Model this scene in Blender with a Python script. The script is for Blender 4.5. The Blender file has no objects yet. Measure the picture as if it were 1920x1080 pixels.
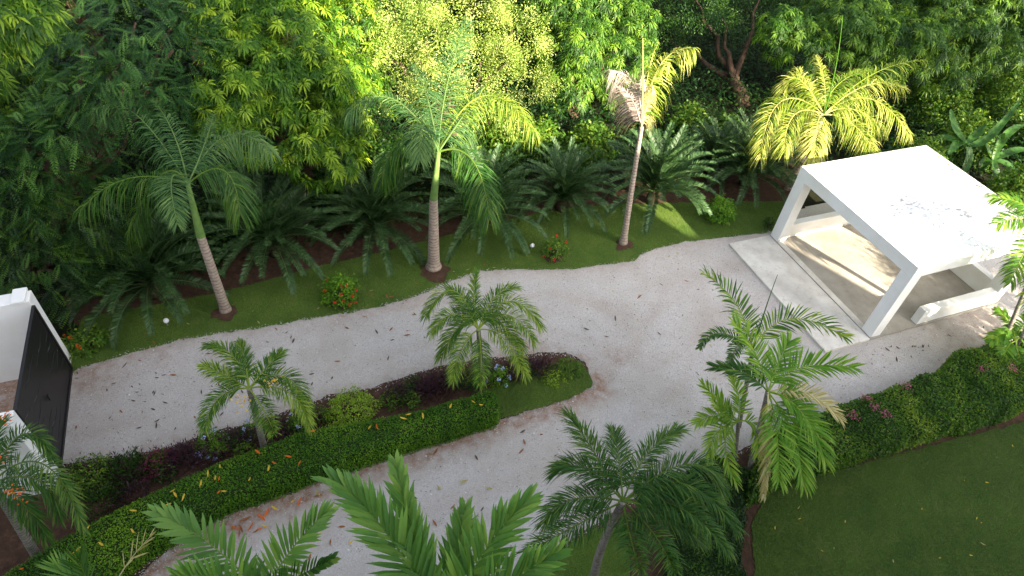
import bpy, math, random
import numpy as np
from mathutils import Vector, Matrix, noise
from mathutils.geometry import tessellate_polygon
rng = np.random.default_rng(7); random.seed(7)
C = bpy.context.scene.collection
# ------------------------------------------------------------------ camera, sky, sun, exposure
FPX, PITCH, ROLL, YAW, CH = 1232.65, .7710, .1110, .4360, 12.8
FW = np.array([math.sin(YAW)*math.cos(PITCH), math.cos(YAW)*math.cos(PITCH), -math.sin(PITCH)])
_r = np.array([math.cos(YAW), -math.sin(YAW), 0.]); _u = np.cross(_r, FW)
RT = math.cos(ROLL)*_r + math.sin(ROLL)*_u; UP = -math.sin(ROLL)*_r + math.cos(ROLL)*_u
CAM = np.array([0, 0, CH])
cd = bpy.data.cameras.new('camera'); cam = bpy.data.objects.new('camera', cd); C.objects.link(cam)
M = Matrix.Identity(4)
for i in range(3):
    M[i][0], M[i][1], M[i][2], M[i][3] = RT[i], UP[i], -FW[i], CAM[i]
cam.matrix_world = M
cd.sensor_width = 36; cd.lens = FPX/1920*36; cd.clip_start = .05; cd.clip_end = 1500
bpy.context.scene.camera = cam
SUN_EL, SUN_AZ = math.radians(25), math.atan2(.4, -.92)      # azimuth clockwise from +Y
w = bpy.data.worlds.new('World'); bpy.context.scene.world = w; w.use_nodes = True
nt = w.node_tree; bg = nt.nodes['Background']; sky = nt.nodes.new('ShaderNodeTexSky')
sky.sky_type = 'NISHITA'; sky.sun_disc = False; sky.sun_elevation = SUN_EL; sky.sun_rotation = SUN_AZ
sky.dust_density = 3.0; sky.air_density = .8; sky.ozone_density = .6
hs = nt.nodes.new('ShaderNodeHueSaturation'); hs.inputs['Saturation'].default_value = .44      # thin high cloud whitens the blue
nt.links.new(sky.outputs[0], hs.inputs['Color']); nt.links.new(hs.outputs[0], bg.inputs[0]); bg.inputs[1].default_value = .12
sd = bpy.data.lights.new('sun', 'SUN'); sd.energy = 5.0; sd.angle = math.radians(.5); sd.color = (1, .88, .68)
so = bpy.data.objects.new('sun', sd); C.objects.link(so); so.location = (20, -40, 40)
sv = Vector((math.sin(SUN_AZ)*math.cos(SUN_EL), math.cos(SUN_AZ)*math.cos(SUN_EL), math.sin(SUN_EL)))
so.rotation_euler = sv.to_track_quat('Z', 'Y').to_euler()
vs = bpy.context.scene.view_settings
vs.view_transform = 'Standard'; vs.look = 'None'; vs.exposure = 2.42; vs.gamma = 1; vs.use_curve_mapping = False

# ------------------------------------------------------------------ measuring helpers
def ray(px, py): return FW + (px-960)/FPX*RT - (py-540)/FPX*UP
def at(px, py, z=0.):
    d = ray(px, py); return CAM + d*((z-CH)/d[2])
def aty(px, py, Y):
    d = ray(px, py); return CAM + d*(Y/d[1])
def depth(p): return float((np.asarray(p)-CAM) @ FW)
def atd(px, py, dep): return CAM + ray(px, py)*dep
def above(base, px, py):
    """point on the pixel's ray that is nearest to the vertical through base"""
    d = ray(px, py); b = np.asarray(base)[:2]
    t = (b @ d[:2])/(d[:2] @ d[:2]); return CAM + d*t
def nrm(v):
    v = np.asarray(v, float); return v/(np.linalg.norm(v, axis=-1, keepdims=True)+1e-9)

# ------------------------------------------------------------------ object helpers
def tag(o, label=None, cat=None, group=None, kind=None):
    if label: o['label'] = label
    if cat: o['category'] = cat
    if group: o['group'] = group
    if kind: o['kind'] = kind
    return o
def empty(name, loc, label, cat, group=None):
    o = bpy.data.objects.new(name, None); o.empty_display_size = .2; o.location = [float(v) for v in loc]; C.objects.link(o)
    return tag(o, label, cat, group)
class MB:
    """collects vertices and faces, with one value per vertex that picks the shade"""
    def __init__(s): s.v = []; s.f3 = []; s.f4 = []; s.a = []; s.n = 0
    def add(s, v, f3=None, f4=None, a=None):
        v = np.asarray(v, float).reshape(-1, 3); k = len(v)
        s.v.append(v)
        if f3 is not None and len(f3): s.f3.append(np.asarray(f3, int).reshape(-1, 3)+s.n)
        if f4 is not None and len(f4): s.f4.append(np.asarray(f4, int).reshape(-1, 4)+s.n)
        s.a.append(np.full(k, .5) if a is None else np.broadcast_to(np.asarray(a, float), (k,)))
        s.n += k; return s
    def box(s, x0, x1, y0, y1, z0, z1):
        v = [(x, y, z) for x in (x0, x1) for y in (y0, y1) for z in (z0, z1)]
        return s.add(v, f4=[(0, 1, 3, 2), (4, 6, 7, 5), (0, 4, 5, 1), (2, 3, 7, 6), (0, 2, 6, 4), (1, 5, 7, 3)])
    def tube(s, pts, rad, n=8, cap=True, a=.5):
        pts = np.asarray(pts, float); m = len(pts); rad = np.broadcast_to(rad, (m,))
        T = np.gradient(pts, axis=0); T = nrm(T)
        ref = np.array([0.31, .95, .02]); 
        A = nrm(np.cross(T, ref)); B = np.cross(T, A)
        an = np.arange(n)*2*math.pi/n
        v = pts[:, None, :] + rad[:, None, None]*(np.cos(an)[None, :, None]*A[:, None, :] + np.sin(an)[None, :, None]*B[:, None, :])
        f = []
        for i in range(m-1):
            for j in range(n):
                k = (j+1) % n; f.append((i*n+j, i*n+k, (i+1)*n+k, (i+1)*n+j))
        V = v.reshape(-1, 3); f3 = []
        if cap:
            V = np.vstack([V, pts[0], pts[-1]])
            for j in range(n):
                k = (j+1) % n; f3 += [(m*n, k, j), (m*n+1, (m-1)*n+j, (m-1)*n+k)]
        return s.add(V, f3, f4=f, a=a)
    def build(s, name, mat, parent=None, smooth=False, origin=None):
        v = np.vstack(s.v) if s.v else np.zeros((0, 3))
        base = None
        if parent is not None: v = v - np.array(parent_world(parent))
        elif origin is not None: v = v - np.asarray(origin); base = origin
        me = bpy.data.meshes.new(name)
        f3 = np.vstack(s.f3) if s.f3 else np.zeros((0, 3), int); f4 = np.vstack(s.f4) if s.f4 else np.zeros((0, 4), int)
        nl = f3.size+f4.size; npoly = len(f3)+len(f4)
        me.vertices.add(len(v)); me.vertices.foreach_set('co', v.astype(np.float32).ravel())
        me.loops.add(nl); me.loops.foreach_set('vertex_index', np.concatenate([f3.ravel(), f4.ravel()]).astype(np.int32))
        me.polygons.add(npoly)
        st = np.concatenate([np.arange(len(f3))*3, len(f3)*3+np.arange(len(f4))*4]).astype(np.int32)
        me.polygons.foreach_set('loop_start', st)
        me.polygons.foreach_set('use_smooth', np.full(npoly, bool(smooth)))
        me.update(calc_edges=True)
        at_ = me.attributes.new('var', 'FLOAT', 'POINT'); at_.data.foreach_set('value', np.concatenate(s.a).astype(np.float32))
        me.materials.append(mat)
        o = bpy.data.objects.new(name, me); C.objects.link(o)
        if parent is not None: o.parent = parent
        if base is not None: o.location = [float(q) for q in base]
        return o
def parent_world(p):
    v = Vector((0, 0, 0))
    while p is not None: v = v + p.location; p = p.parent
    return v
def bevel(o, wd=.01, seg=2):
    m = o.modifiers.new('bevel', 'BEVEL'); m.width = wd; m.segments = seg; m.limit_method = 'ANGLE'; return o

def leaves(mb, B, D, N, L, W, droop=.2, a=.5, seg=2, fold=0.):
    """batch of blade-shaped leaves; B base, D direction, N face normal"""
    B = np.asarray(B, float).reshape(-1, 3); n = len(B); D = nrm(np.broadcast_to(D, (n, 3))); N = np.broadcast_to(N, (n, 3))
    L = np.broadcast_to(L, (n,))[:, None]; W = np.broadcast_to(W, (n,))[:, None]; dr = np.broadcast_to(droop, (n,))[:, None]
    S = nrm(np.cross(D, N)); Z = np.array([0, 0, -1.]); a = np.broadcast_to(a, (n,))
    def P(s_): return B + D*L*s_*(1-.25*dr*s_) + Z*L*dr*s_*s_
    if seg == 2:
        m = P(.45); V = np.stack([B, m-S*W/2, m+S*W/2, P(1.)], 1)
        f = np.array([(0, 2, 1), (1, 2, 3)]); k = 4
        F = (f[None]+np.arange(n)[:, None, None]*k).reshape(-1, 3)
        mb.add(V.reshape(-1, 3), f3=F, a=np.repeat(a, k))
    else:
        m1, m2 = P(.30), P(.68)
        V = np.stack([B-S*W*.22, B+S*W*.22, m1-S*W/2, m1+S*W/2, m2-S*W*.42, m2+S*W*.42, P(1.)], 1); k = 7
        F4 = np.array([(0, 1, 3, 2), (2, 3, 5, 4)]); F3 = np.array([(4, 5, 6)])
        off = np.arange(n)[:, None, None]*k
        mb.add(V.reshape(-1, 3), f3=(F3[None]+off).reshape(-1, 3), f4=(F4[None]+off).reshape(-1, 4), a=np.repeat(a, k))
    return mb

# ------------------------------------------------------------------ materials
def mat(name, base=(.5, .5, .5), rough=.7, spec=.3):
    m = bpy.data.materials.new(name); m.use_nodes = True
    b = m.node_tree.nodes['Principled BSDF']; b.inputs['Base Color'].default_value = (*base, 1)
    b.inputs['Roughness'].default_value = rough; b.inputs['Specular IOR Level'].default_value = spec
    return m
def N(m, t): return m.node_tree.nodes.new(t)
def Lk(m, a, b): m.node_tree.links.new(a, b)
def ramp(m, fac, stops):
    r = N(m, 'ShaderNodeValToRGB'); e = r.color_ramp.elements
    while len(e) < len(stops): e.new(.5)
    for q, (p, c) in zip(e, stops): q.position = p; q.color = (*c, 1)
    Lk(m, fac, r.inputs[0]); return r
def noise_tex(m, scale, detail=4, rough=.6, coord='Object'):
    tc = N(m, 'ShaderNodeTexCoord'); n = N(m, 'ShaderNodeTexNoise'); n.inputs['Scale'].default_value = scale
    n.inputs['Detail'].default_value = detail; n.inputs['Roughness'].default_value = rough
    Lk(m, tc.outputs[coord], n.inputs['Vector']); return n
def mix(m, fac, a, b, mode='MIX'):
    x = N(m, 'ShaderNodeMix'); x.data_type = 'RGBA'; x.blend_type = mode
    for s_, v in ((0, fac), (6, a), (7, b)):
        if hasattr(v, 'is_output') or isinstance(v, bpy.types.NodeSocket): Lk(m, v, x.inputs[s_])
        elif s_ == 0: x.inputs[0].default_value = v
        else: x.inputs[s_].default_value = (*v, 1)
    return x.outputs[2]
def bump(m, h, strength=.4, dist=.02):
    b = N(m, 'ShaderNodeBump'); b.inputs['Strength'].default_value = strength; b.inputs['Distance'].default_value = dist
    Lk(m, h, b.inputs['Height']); Lk(m, b.outputs[0], m.node_tree.nodes['Principled BSDF'].inputs['Normal'])
def leafmat(name, c0, c1, c2, trans=.35, rough=.45, spec=.35, tcol=None):
    m = mat(name, c1, rough, spec); b = m.node_tree.nodes['Principled BSDF']
    at_ = N(m, 'ShaderNodeAttribute'); at_.attribute_name = 'var'
    r = ramp(m, at_.outputs['Fac'], [(0, c0), (.5, c1), (1, c2)])
    Lk(m, r.outputs[0], b.inputs['Base Color'])
    t = N(m, 'ShaderNodeBsdfTranslucent'); tc = mix(m, 1., r.outputs[0], (1.9, 2.0, .8), 'MULTIPLY')
    Lk(m, tc, t.inputs[0]); mx = N(m, 'ShaderNodeMixShader'); mx.inputs[0].default_value = trans
    Lk(m, b.outputs[0], mx.inputs[1]); Lk(m, t.outputs[0], mx.inputs[2])
    Lk(m, mx.outputs[0], m.node_tree.nodes['Material Output'].inputs[0]); return m
LM = dict(
    royal=leafmat('royal_palm_leaf', (.028, .085, .026), (.055, .13, .040), (.13, .21, .06), .3, .5, .2),
    fan=leafmat('palm_leaf', (.018, .066, .006), (.062, .155, .012), (.26, .33, .04), .35, .45, .25),
    bright=leafmat('bright_palm_leaf', (.06, .16, .012), (.115, .25, .02), (.26, .36, .05), .38, .45, .2),
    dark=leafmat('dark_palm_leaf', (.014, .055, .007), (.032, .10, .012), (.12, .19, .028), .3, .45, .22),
    near=leafmat('near_palm_leaf', (.06, .15, .030), (.105, .225, .045), (.20, .32, .06), .3, .4, .3),
    yellow=leafmat('yellow_palm_leaf', (.07, .15, .010), (.22, .28, .025), (.50, .46, .15), .3, .5, .2),
    dead=leafmat('dead_palm_leaf', (.15, .115, .10), (.28, .23, .205), (.46, .40, .34), .15, .8, .1),
    tan=leafmat('withered_leaf', (.20, .18, .05), (.36, .31, .13), (.5, .45, .25), .2, .7, .1),
    cycad=leafmat('cycad_leaf', (.010, .034, .010), (.028, .070, .020), (.085, .15, .048), .15, .45, .3),
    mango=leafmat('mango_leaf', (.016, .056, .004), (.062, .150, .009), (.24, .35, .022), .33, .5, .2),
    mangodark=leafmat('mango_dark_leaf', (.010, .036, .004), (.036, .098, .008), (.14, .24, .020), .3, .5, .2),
    lime=leafmat('lime_leaf', (.05, .10, .012), (.20, .28, .04), (.48, .52, .17), .3, .5, .2),
    fern=leafmat('feathery_leaf', (.006, .028, .005), (.020, .072, .012), (.09, .19, .035), .25, .5, .2),
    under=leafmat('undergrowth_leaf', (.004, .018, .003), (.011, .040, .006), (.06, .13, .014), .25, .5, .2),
    hedge=leafmat('hedge_leaf', (.028, .095, .006), (.075, .185, .010), (.18, .31, .020), .25, .5, .2),
    bough=leafmat('shrub_leaf', (.020, .062, .007), (.058, .135, .012), (.18, .25, .025), .28, .5, .2),
    lemon=leafmat('lemon_shrub_leaf', (.08, .16, .010), (.17, .29, .015), (.34, .45, .03), .3),
    purple=leafmat('purple_leaf', (.020, .012, .018), (.045, .020, .032), (.09, .035, .05), .15),
    crimson=leafmat('crimson_leaf', (.06, .010, .03), (.12, .02, .05), (.2, .04, .08), .15),
    grass=leafmat('grass_blade', (.045, .085, .012), (.080, .135, .018), (.15, .21, .03), .25),
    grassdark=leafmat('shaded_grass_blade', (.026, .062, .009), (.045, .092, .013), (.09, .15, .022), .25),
    banana=leafmat('banana_leaf', (.018, .06, .009), (.036, .10, .015), (.09, .19, .03), .3, .45, .25),
    red=leafmat('red_petal', (.5, .02, .012), (.62, .03, .02), (.7, .06, .05), .2, .6, .2),
    orange=leafmat('orange_petal', (.5, .09, .01), (.6, .13, .015), (.65, .2, .03), .2, .6, .2),
    blue=leafmat('blue_petal', (.30, .36, .75), (.40, .46, .85), (.6, .65, .9), .2, .6, .2),
    pink=leafmat('pink_petal', (.25, .04, .13), (.33, .08, .19), (.4, .16, .26), .3, .6, .2),
    yellowf=leafmat('yellow_leaf', (.45, .26, .02), (.6, .40, .05), (.7, .5, .12), .2, .6, .2),
    rust=leafmat('rust_leaf', (.16, .06, .025), (.26, .11, .045), (.38, .2, .08), .1, .8, .1),
    brownleaf=leafmat('brown_leaf', (.06, .045, .035), (.11, .08, .06), (.18, .13, .09), .05, .8, .1),
)
def bark(name, c0, c1, scale=9, band=0):
    m = mat(name, c0, .9, .1); n = noise_tex(m, scale, 6); col = ramp(m, n.outputs[0], [(.3, c0), (.7, c1)]).outputs[0]
    b = n.outputs[0]
    if band:
        tc = N(m, 'ShaderNodeTexCoord'); wv = N(m, 'ShaderNodeTexWave'); wv.bands_direction = 'Z'
        wv.inputs['Scale'].default_value = band; wv.inputs['Distortion'].default_value = 3; wv.inputs['Detail'].default_value = 2
        Lk(m, tc.outputs['Object'], wv.inputs[0])
        col = mix(m, .6, col, ramp(m, wv.outputs[1], [(0, (.35, .3, .26)), (.35, (1, 1, 1))]).outputs[0], 'MULTIPLY')
    Lk(m, col, m.node_tree.nodes['Principled BSDF'].inputs[0]); bump(m, b, .6, .02); return m
BK_PALM = bark('palm_bark', (.24, .18, .14), (.42, .35, .29), 14, 3.2)
BK_GREY = bark('grey_palm_bark', (.13, .12, .10), (.27, .25, .21), 14, 5)
BK_TREE = bark('tree_bark', (.035, .022, .016), (.10, .065, .045), 6)
SHAFT = bark('green_crownshaft', (.09, .17, .04), (.16, .25, .07), 5)

def wall_white(name, stain=.0, grime=.25):
    m = mat(name, (.8, .8, .78), .75, .2); n = noise_tex(m, 1.3, 6); n2 = noise_tex(m, 7, 6, .7)
    c = ramp(m, n.outputs[0], [(.35, (.80, .80, .79)), (.75, (.80-.2*grime, .79-.22*grime, .76-.28*grime))]).outputs[0]
    c = mix(m, ramp(m, n2.outputs[0], [(.60, (0, 0, 0)), (.72, (.5*grime,)*3)]).outputs[0], c, (.45, .43, .38))
    Lk(m, c, m.node_tree.nodes['Principled BSDF'].inputs[0]); bump(m, n2.outputs[0], .15, .01); return m
W_WALL = wall_white('white_render', grime=.45)
# roof: white paint, mildew specks and painted palm-dapple shade gathering towards the far right edge
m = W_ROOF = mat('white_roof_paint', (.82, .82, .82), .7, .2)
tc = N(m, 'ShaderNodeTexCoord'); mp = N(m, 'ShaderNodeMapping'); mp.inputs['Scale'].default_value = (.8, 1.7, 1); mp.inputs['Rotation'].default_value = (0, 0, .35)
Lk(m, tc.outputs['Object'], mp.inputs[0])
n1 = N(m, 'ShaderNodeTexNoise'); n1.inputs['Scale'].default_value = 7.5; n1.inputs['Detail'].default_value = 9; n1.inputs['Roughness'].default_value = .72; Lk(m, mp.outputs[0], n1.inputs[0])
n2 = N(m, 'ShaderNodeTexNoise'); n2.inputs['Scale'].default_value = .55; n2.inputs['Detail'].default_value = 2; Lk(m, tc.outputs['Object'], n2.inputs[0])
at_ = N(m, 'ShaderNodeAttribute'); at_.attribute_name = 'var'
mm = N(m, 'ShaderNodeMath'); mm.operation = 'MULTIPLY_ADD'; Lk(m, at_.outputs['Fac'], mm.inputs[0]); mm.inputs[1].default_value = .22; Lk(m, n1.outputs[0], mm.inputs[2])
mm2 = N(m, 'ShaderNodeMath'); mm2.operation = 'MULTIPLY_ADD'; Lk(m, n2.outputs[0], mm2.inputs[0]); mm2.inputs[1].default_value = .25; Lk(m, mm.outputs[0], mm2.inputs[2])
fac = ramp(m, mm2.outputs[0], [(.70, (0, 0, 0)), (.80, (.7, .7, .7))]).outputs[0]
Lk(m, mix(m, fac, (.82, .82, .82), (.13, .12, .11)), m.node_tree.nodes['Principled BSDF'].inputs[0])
def concrete(name, a, b, stain, sc=1.1):
    m = mat(name, a, .85, .2); n = noise_tex(m, sc, 7, .65); n2 = noise_tex(m, sc*5, 7, .7)
    c = ramp(m, n.outputs[0], [(.36, a), (.62, b)]).outputs[0]
    c = mix(m, ramp(m, n2.outputs[0], [(.56, (0, 0, 0)), (.74, (.65,)*3)]).outputs[0], c, stain)
    Lk(m, c, m.node_tree.nodes['Principled BSDF'].inputs[0]); bump(m, n2.outputs[0], .2, .01); return m
CONC_A = concrete('pale_concrete', (.70, .67, .61), (.52, .48, .43), (.30, .26, .22), 1.4)
CONC_B = concrete('weathered_concrete', (.40, .37, .32), (.27, .245, .205), (.17, .15, .125), .8)
m = GATE = mat('black_gate_paint', (.012, .011, .012), .45, .4)
# gravel: fine crushed stone; 'var' says how much reddish soil shows
m = GRAVEL = mat('crushed_gravel', (.4, .38, .37), .9, .15)
nf = noise_tex(m, 38, 6, .85); ns = noise_tex(m, .7, 5, .6); vo = N(m, 'ShaderNodeTexVoronoi'); vo.inputs['Scale'].default_value = 32
tc = N(m, 'ShaderNodeTexCoord'); Lk(m, tc.outputs['Object'], vo.inputs['Vector'])
c = ramp(m, nf.outputs[0], [(.30, (.36, .335, .315)), (.5, (.52, .485, .46)), (.70, (.66, .625, .60))]).outputs[0]
c = mix(m, .25, c, ramp(m, vo.outputs['Color'], [(0, (.33, .30, .27)), (1, (.66, .63, .59))]).outputs[0])
c = mix(m, ramp(m, ns.outputs[0], [(.42, (0, 0, 0)), (.68, (.8,)*3)]).outputs[0], c, (.43, .385, .34))
at_ = N(m, 'ShaderNodeAttribute'); at_.attribute_name = 'var'
ns2 = noise_tex(m, 9, 6, .8)
mm = N(m, 'ShaderNodeMath'); mm.operation = 'MULTIPLY'; Lk(m, at_.outputs['Fac'], mm.inputs[0]); Lk(m, ramp(m, ns2.outputs[0], [(.35, (.35,)*3), (.6, (1,)*3)]).outputs[0], mm.inputs[1])
c = mix(m, mm.outputs[0], c, (.27, .145, .085))
Lk(m, c, m.node_tree.nodes['Principled BSDF'].inputs[0]); bump(m, nf.outputs[0], .9, .03)
def pebmat(name, stops):
    m = mat(name, (.4, .4, .4), .85, .2); a_ = N(m, 'ShaderNodeAttribute'); a_.attribute_name = 'var'
    Lk(m, ramp(m, a_.outputs['Fac'], stops).outputs[0], m.node_tree.nodes['Principled BSDF'].inputs[0]); return m
PEB = pebmat('pebble', [(0, (.20, .18, .16)), (.2, (.36, .335, .31)), (.8, (.49, .46, .43)), (1, (.70, .67, .64))])
m = SOIL = mat('red_brown_soil', (.12, .06, .035), .95, .1); n = noise_tex(m, 6, 8, .75)
Lk(m, ramp(m, n.outputs[0], [(.3, (.035, .022, .015)), (.55, (.075, .042, .028)), (.75, (.13, .075, .048))]).outputs[0], m.node_tree.nodes['Principled BSDF'].inputs[0]); bump(m, n.outputs[0], .8, .04)
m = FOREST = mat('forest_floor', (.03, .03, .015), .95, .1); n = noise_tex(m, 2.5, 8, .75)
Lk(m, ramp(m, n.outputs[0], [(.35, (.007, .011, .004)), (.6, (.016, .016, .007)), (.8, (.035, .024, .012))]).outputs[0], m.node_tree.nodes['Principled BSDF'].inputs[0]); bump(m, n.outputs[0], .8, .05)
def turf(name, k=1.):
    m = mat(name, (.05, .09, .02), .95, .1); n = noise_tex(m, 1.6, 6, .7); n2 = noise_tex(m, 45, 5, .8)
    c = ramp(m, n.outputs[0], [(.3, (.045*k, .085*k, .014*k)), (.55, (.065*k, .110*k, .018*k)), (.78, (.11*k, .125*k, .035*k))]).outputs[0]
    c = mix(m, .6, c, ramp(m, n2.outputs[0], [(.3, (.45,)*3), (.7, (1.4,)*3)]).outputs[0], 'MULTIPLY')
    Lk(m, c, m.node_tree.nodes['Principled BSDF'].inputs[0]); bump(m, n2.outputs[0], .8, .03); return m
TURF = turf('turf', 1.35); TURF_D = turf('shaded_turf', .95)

# ------------------------------------------------------------------ ground
def inside(P, poly):
    x, y = P[:, 0], P[:, 1]; r = np.zeros(len(P), bool); n = len(poly)
    for i in range(n):
        x0, y0 = poly[i]; x1, y1 = poly[(i+1) % n]
        c = ((y0 > y) != (y1 > y)); c &= x < (x1-x0)*(y-y0)/((y1-y0) if y1 != y0 else 1e-9)+x0; r ^= c
    return r
def edge_dist(P, poly, closed=True):
    d = np.full(len(P), 1e9); n = len(poly)
    for i in range(n if closed else n-1):
        a = np.array(poly[i]); b = np.array(poly[(i+1) % n]); ab = b-a
        t = np.clip(((P-a) @ ab)/(ab @ ab+1e-12), 0, 1); d = np.minimum(d, np.linalg.norm(P-(a+t[:, None]*ab), axis=1))
    return d
def vnoise(P, s, seed=0.):
    return np.array([noise.noise(Vector((x*s+seed, y*s-seed, seed))) for x, y in P[:, :2]])
def pix(L, z=0.): return [tuple(at(x, y, z)[:2]) for x, y in L]
def rough_poly(poly, step=.06, amp=.06, s=3., seed=1.):
    out = []
    n = len(poly)
    for i in range(n):
        a = np.array(poly[i]); b = np.array(poly[(i+1) % n]); L = np.linalg.norm(b-a); k = max(1, int(L/step)) if L < 12 else 1
        nr = np.array([-(b-a)[1], (b-a)[0]])/(L+1e-9)
        for j in range(k):
            p = a+(b-a)*j/k; q = amp*(noise.noise(Vector((p[0]*s, p[1]*s, seed)))+.6*noise.noise(Vector((p[0]*s*4, p[1]*s*4, seed))))
            out.append(tuple(p+nr*q))
    return out
def sheet(name, poly, z, mt, label=None, step=.06, amp=.06):
    rp = rough_poly(poly, step, amp); tri = tessellate_polygon([[Vector((x, y, 0)) for x, y in rp]])
    mb = MB(); v = np.array([(x, y, z) for x, y in rp]); f = np.array(tri)
    a, b, c = v[f[:, 0]], v[f[:, 1]], v[f[:, 2]]; s_ = np.cross(b-a, c-a)[:, 2] < 0; f[s_] = f[s_][:, ::-1]
    mb.add(v, f3=f, a=.5); o = mb.build(name, mt); tag(o, label, None, None, 'structure'); return o
mb = MB(); mb.add([(-700, -700, 0), (700, -700, 0), (700, 700, 0), (-700, 700, 0)], f4=[(0, 1, 2, 3)])
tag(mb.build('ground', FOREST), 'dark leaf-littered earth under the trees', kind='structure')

verge_edge = [(60, 760), (145, 694), (250, 662), (330, 641), (400, 627), (480, 618), (560, 603), (603, 596), (705, 578), (768, 561), (797, 551), (830, 533), (867, 522), (902, 509), (972, 507), (1076, 506), (1129, 498), (1189, 491), (1213, 472), (1277, 456), (1364, 445), (1440, 437), (1470, 430)]
verge_back = [(1475, 378), (1330, 380), (1150, 384), (1050, 394), (960, 412), (820, 448), (700, 478), (600, 500), (450, 540), (300, 572), (160, 595)]
VERGE = pix(verge_edge+verge_back)
# island between the two arms of the drive
isl = [(1110, 716), (1108, 728), (1060, 752), (1000, 768), (935, 790), (870, 812), (760, 850), (640, 885), (540, 915), (450, 950), (370, 1000), (300, 1045), (250, 1100), (120, 1200), (-200, 1300), (-260, 1000), (60, 900), (110, 872), (180, 862), (250, 856), (330, 835), (400, 812), (480, 790), (560, 765), (620, 742), (700, 728), (780, 700), (850, 682), (930, 672), (1000, 665), (1060, 662), (1098, 680)]
ISLAND = pix(isl)
soil_band = [(930, 795), (820, 850), (760, 868), (690, 890), (600, 925), (520, 950), (440, 985), (360, 1035), (300, 1080), (270, 1120), (60, 1200), (-100, 1100), (300, 960), (700, 830)]
# right garden: hedge and lawn
rg = [(1900, 640), (1860, 648), (1812, 668), (1785, 694), (1755, 716), (1700, 742), (1610, 770), (1510, 795), (1460, 815), (1390, 842), (1335, 868), (1285, 888), (1240, 900), (1150, 960), (1090, 1000), (1040, 1040), (1000, 1090), (900, 1250)]
RG = pix(rg)+[(3, -6), (60, -6), (60, 9.0), (25, 7.0)]
gp = np.array(pix([(131, 700)])[0])
GRAV = [(-5.35, 9.2), (-9.5, 9.4), (-9.5, 12.2), (-5.35, 12.2)] + pix(verge_edge[1:])+[(14.6, 12.5), (21, 12.6), (22.5, 9), (22, 6.9)] + RG[:18] + [(2, 0), (-4, 3), (-7, 5.5), (-8.2, 6.6)]
GRAV = [(float(a), float(b)) for a, b in GRAV]
# gravel as a fine grid with small relief
st = .07; xs = np.arange(-9.5, 23, st); ys = np.arange(0, 13.6, st); gx, gy = np.meshgrid(xs, ys, indexing='ij')
P = np.stack([gx.ravel(), gy.ravel()], 1)
nz = vnoise(P, 1.3); nz2 = vnoise(P, 5.3, 3.)
ok = inside(P, GRAV) | (edge_dist(P, GRAV) < .35)
d_soil = edge_dist(P, pix([(1110, 722), (1060, 752), (935, 790), (760, 856), (560, 912), (450, 955), (370, 1000), (250, 1095)]), False)
d_ver = edge_dist(P, pix(verge_edge[1:]), False); d_rg = edge_dist(P, RG[:18], False); d_up = edge_dist(P, pix(isl[17:]), False)
sand = 1.15*np.exp(-(d_soil/.42)**2) + .35*np.exp(-(d_ver/.28)**2) + .35*np.exp(-(d_rg/.4)**2) + .35*np.exp(-(d_up/.35)**2)
for sx, sy, r, k in ((1155, 670, .35, .55), (1000, 655, .45, .5), (1090, 680, .3, .5), (950, 650, .4, .3), (1340, 690, .35, .25), (1130, 745, .3, .3), (1280, 440, .5, .15), (1780, 610, 1.2, .35), (1850, 600, 1.0, .4), (1130, 570, .25, .25), (160, 700, .9, .4), (300, 668, .3, .4), (480, 500, .3, .2), (560, 940, .7, .45), (420, 1010, .6, .5), (5, 740, 1.3, .9)):
    q = np.array(at(sx, sy)[:2]); sand += k*np.exp(-(np.linalg.norm(P-q, axis=1)/r)**2)
sand[P[:, 0] < -5.4] += .6
sand = np.clip(sand*(.75+.9*nz2), 0, 1)
for tr_ in ([(150, 770), (500, 685), (800, 605), (1050, 585), (1230, 640), (1330, 560), (1480, 520)], [(330, 1080), (600, 955), (900, 865), (1100, 800), (1230, 690), (1290, 560), (1480, 500)]):
    c_ = np.array(pix(tr_)); g_ = nrm(np.gradient(c_, axis=0)); nn_ = np.column_stack([-g_[:, 1], g_[:, 0]])
    for o_ in (-.72, .72): sand = np.clip(sand+.17*np.exp(-(edge_dist(P, (c_+nn_*o_).tolist(), False)/.17)**2)*(.6+.8*np.abs(nz)), 0, 1)      # faint wheel tracks
z = .014+.008*nz+.004*nz2
nx_, ny_ = len(xs), len(ys); idx = np.arange(nx_*ny_).reshape(nx_, ny_)
q4 = np.stack([idx[:-1, :-1], idx[1:, :-1], idx[1:, 1:], idx[:-1, 1:]], -1).reshape(-1, 4); q4 = q4[ok[q4].all(1)]
used = np.unique(q4); remap = -np.ones(len(P), int); remap[used] = np.arange(len(used))
mb = MB(); mb.add(np.column_stack([P[used], z[used]]), f4=remap[q4], a=sand[used])
tag(mb.build('gravel_drive', GRAVEL, smooth=True), 'pale crushed gravel driveway forking round the planted island', kind='structure')
sheet('lawn_verge', VERGE, .030, TURF, 'mown grass verge along the upper edge of the gravel')
sheet('cycad_bed', pix([(1475, 392), (1330, 396), (1150, 400), (1050, 410), (960, 430), (820, 466), (700, 496), (600, 518), (450, 558), (300, 588), (140, 612), (120, 560), (300, 500), (500, 430), (700, 385), (900, 350), (1100, 320), (1300, 300), (1500, 320)]), .024, SOIL, 'brown earth of the bed the cycads stand in')
sheet('island_soil', ISLAND, .031, SOIL, 'red brown soil of the planted island between the two arms of the drive')
tip = [(1110, 716), (1108, 728), (1060, 752), (1000, 768), (935, 788), (900, 775), (905, 738), (930, 722), (980, 706), (1010, 692), (1050, 682), (1092, 684)]
TIP = pix(tip); sheet('island_turf', TIP, .052, TURF, 'tapering tongue of grass at the end of the island')
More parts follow.
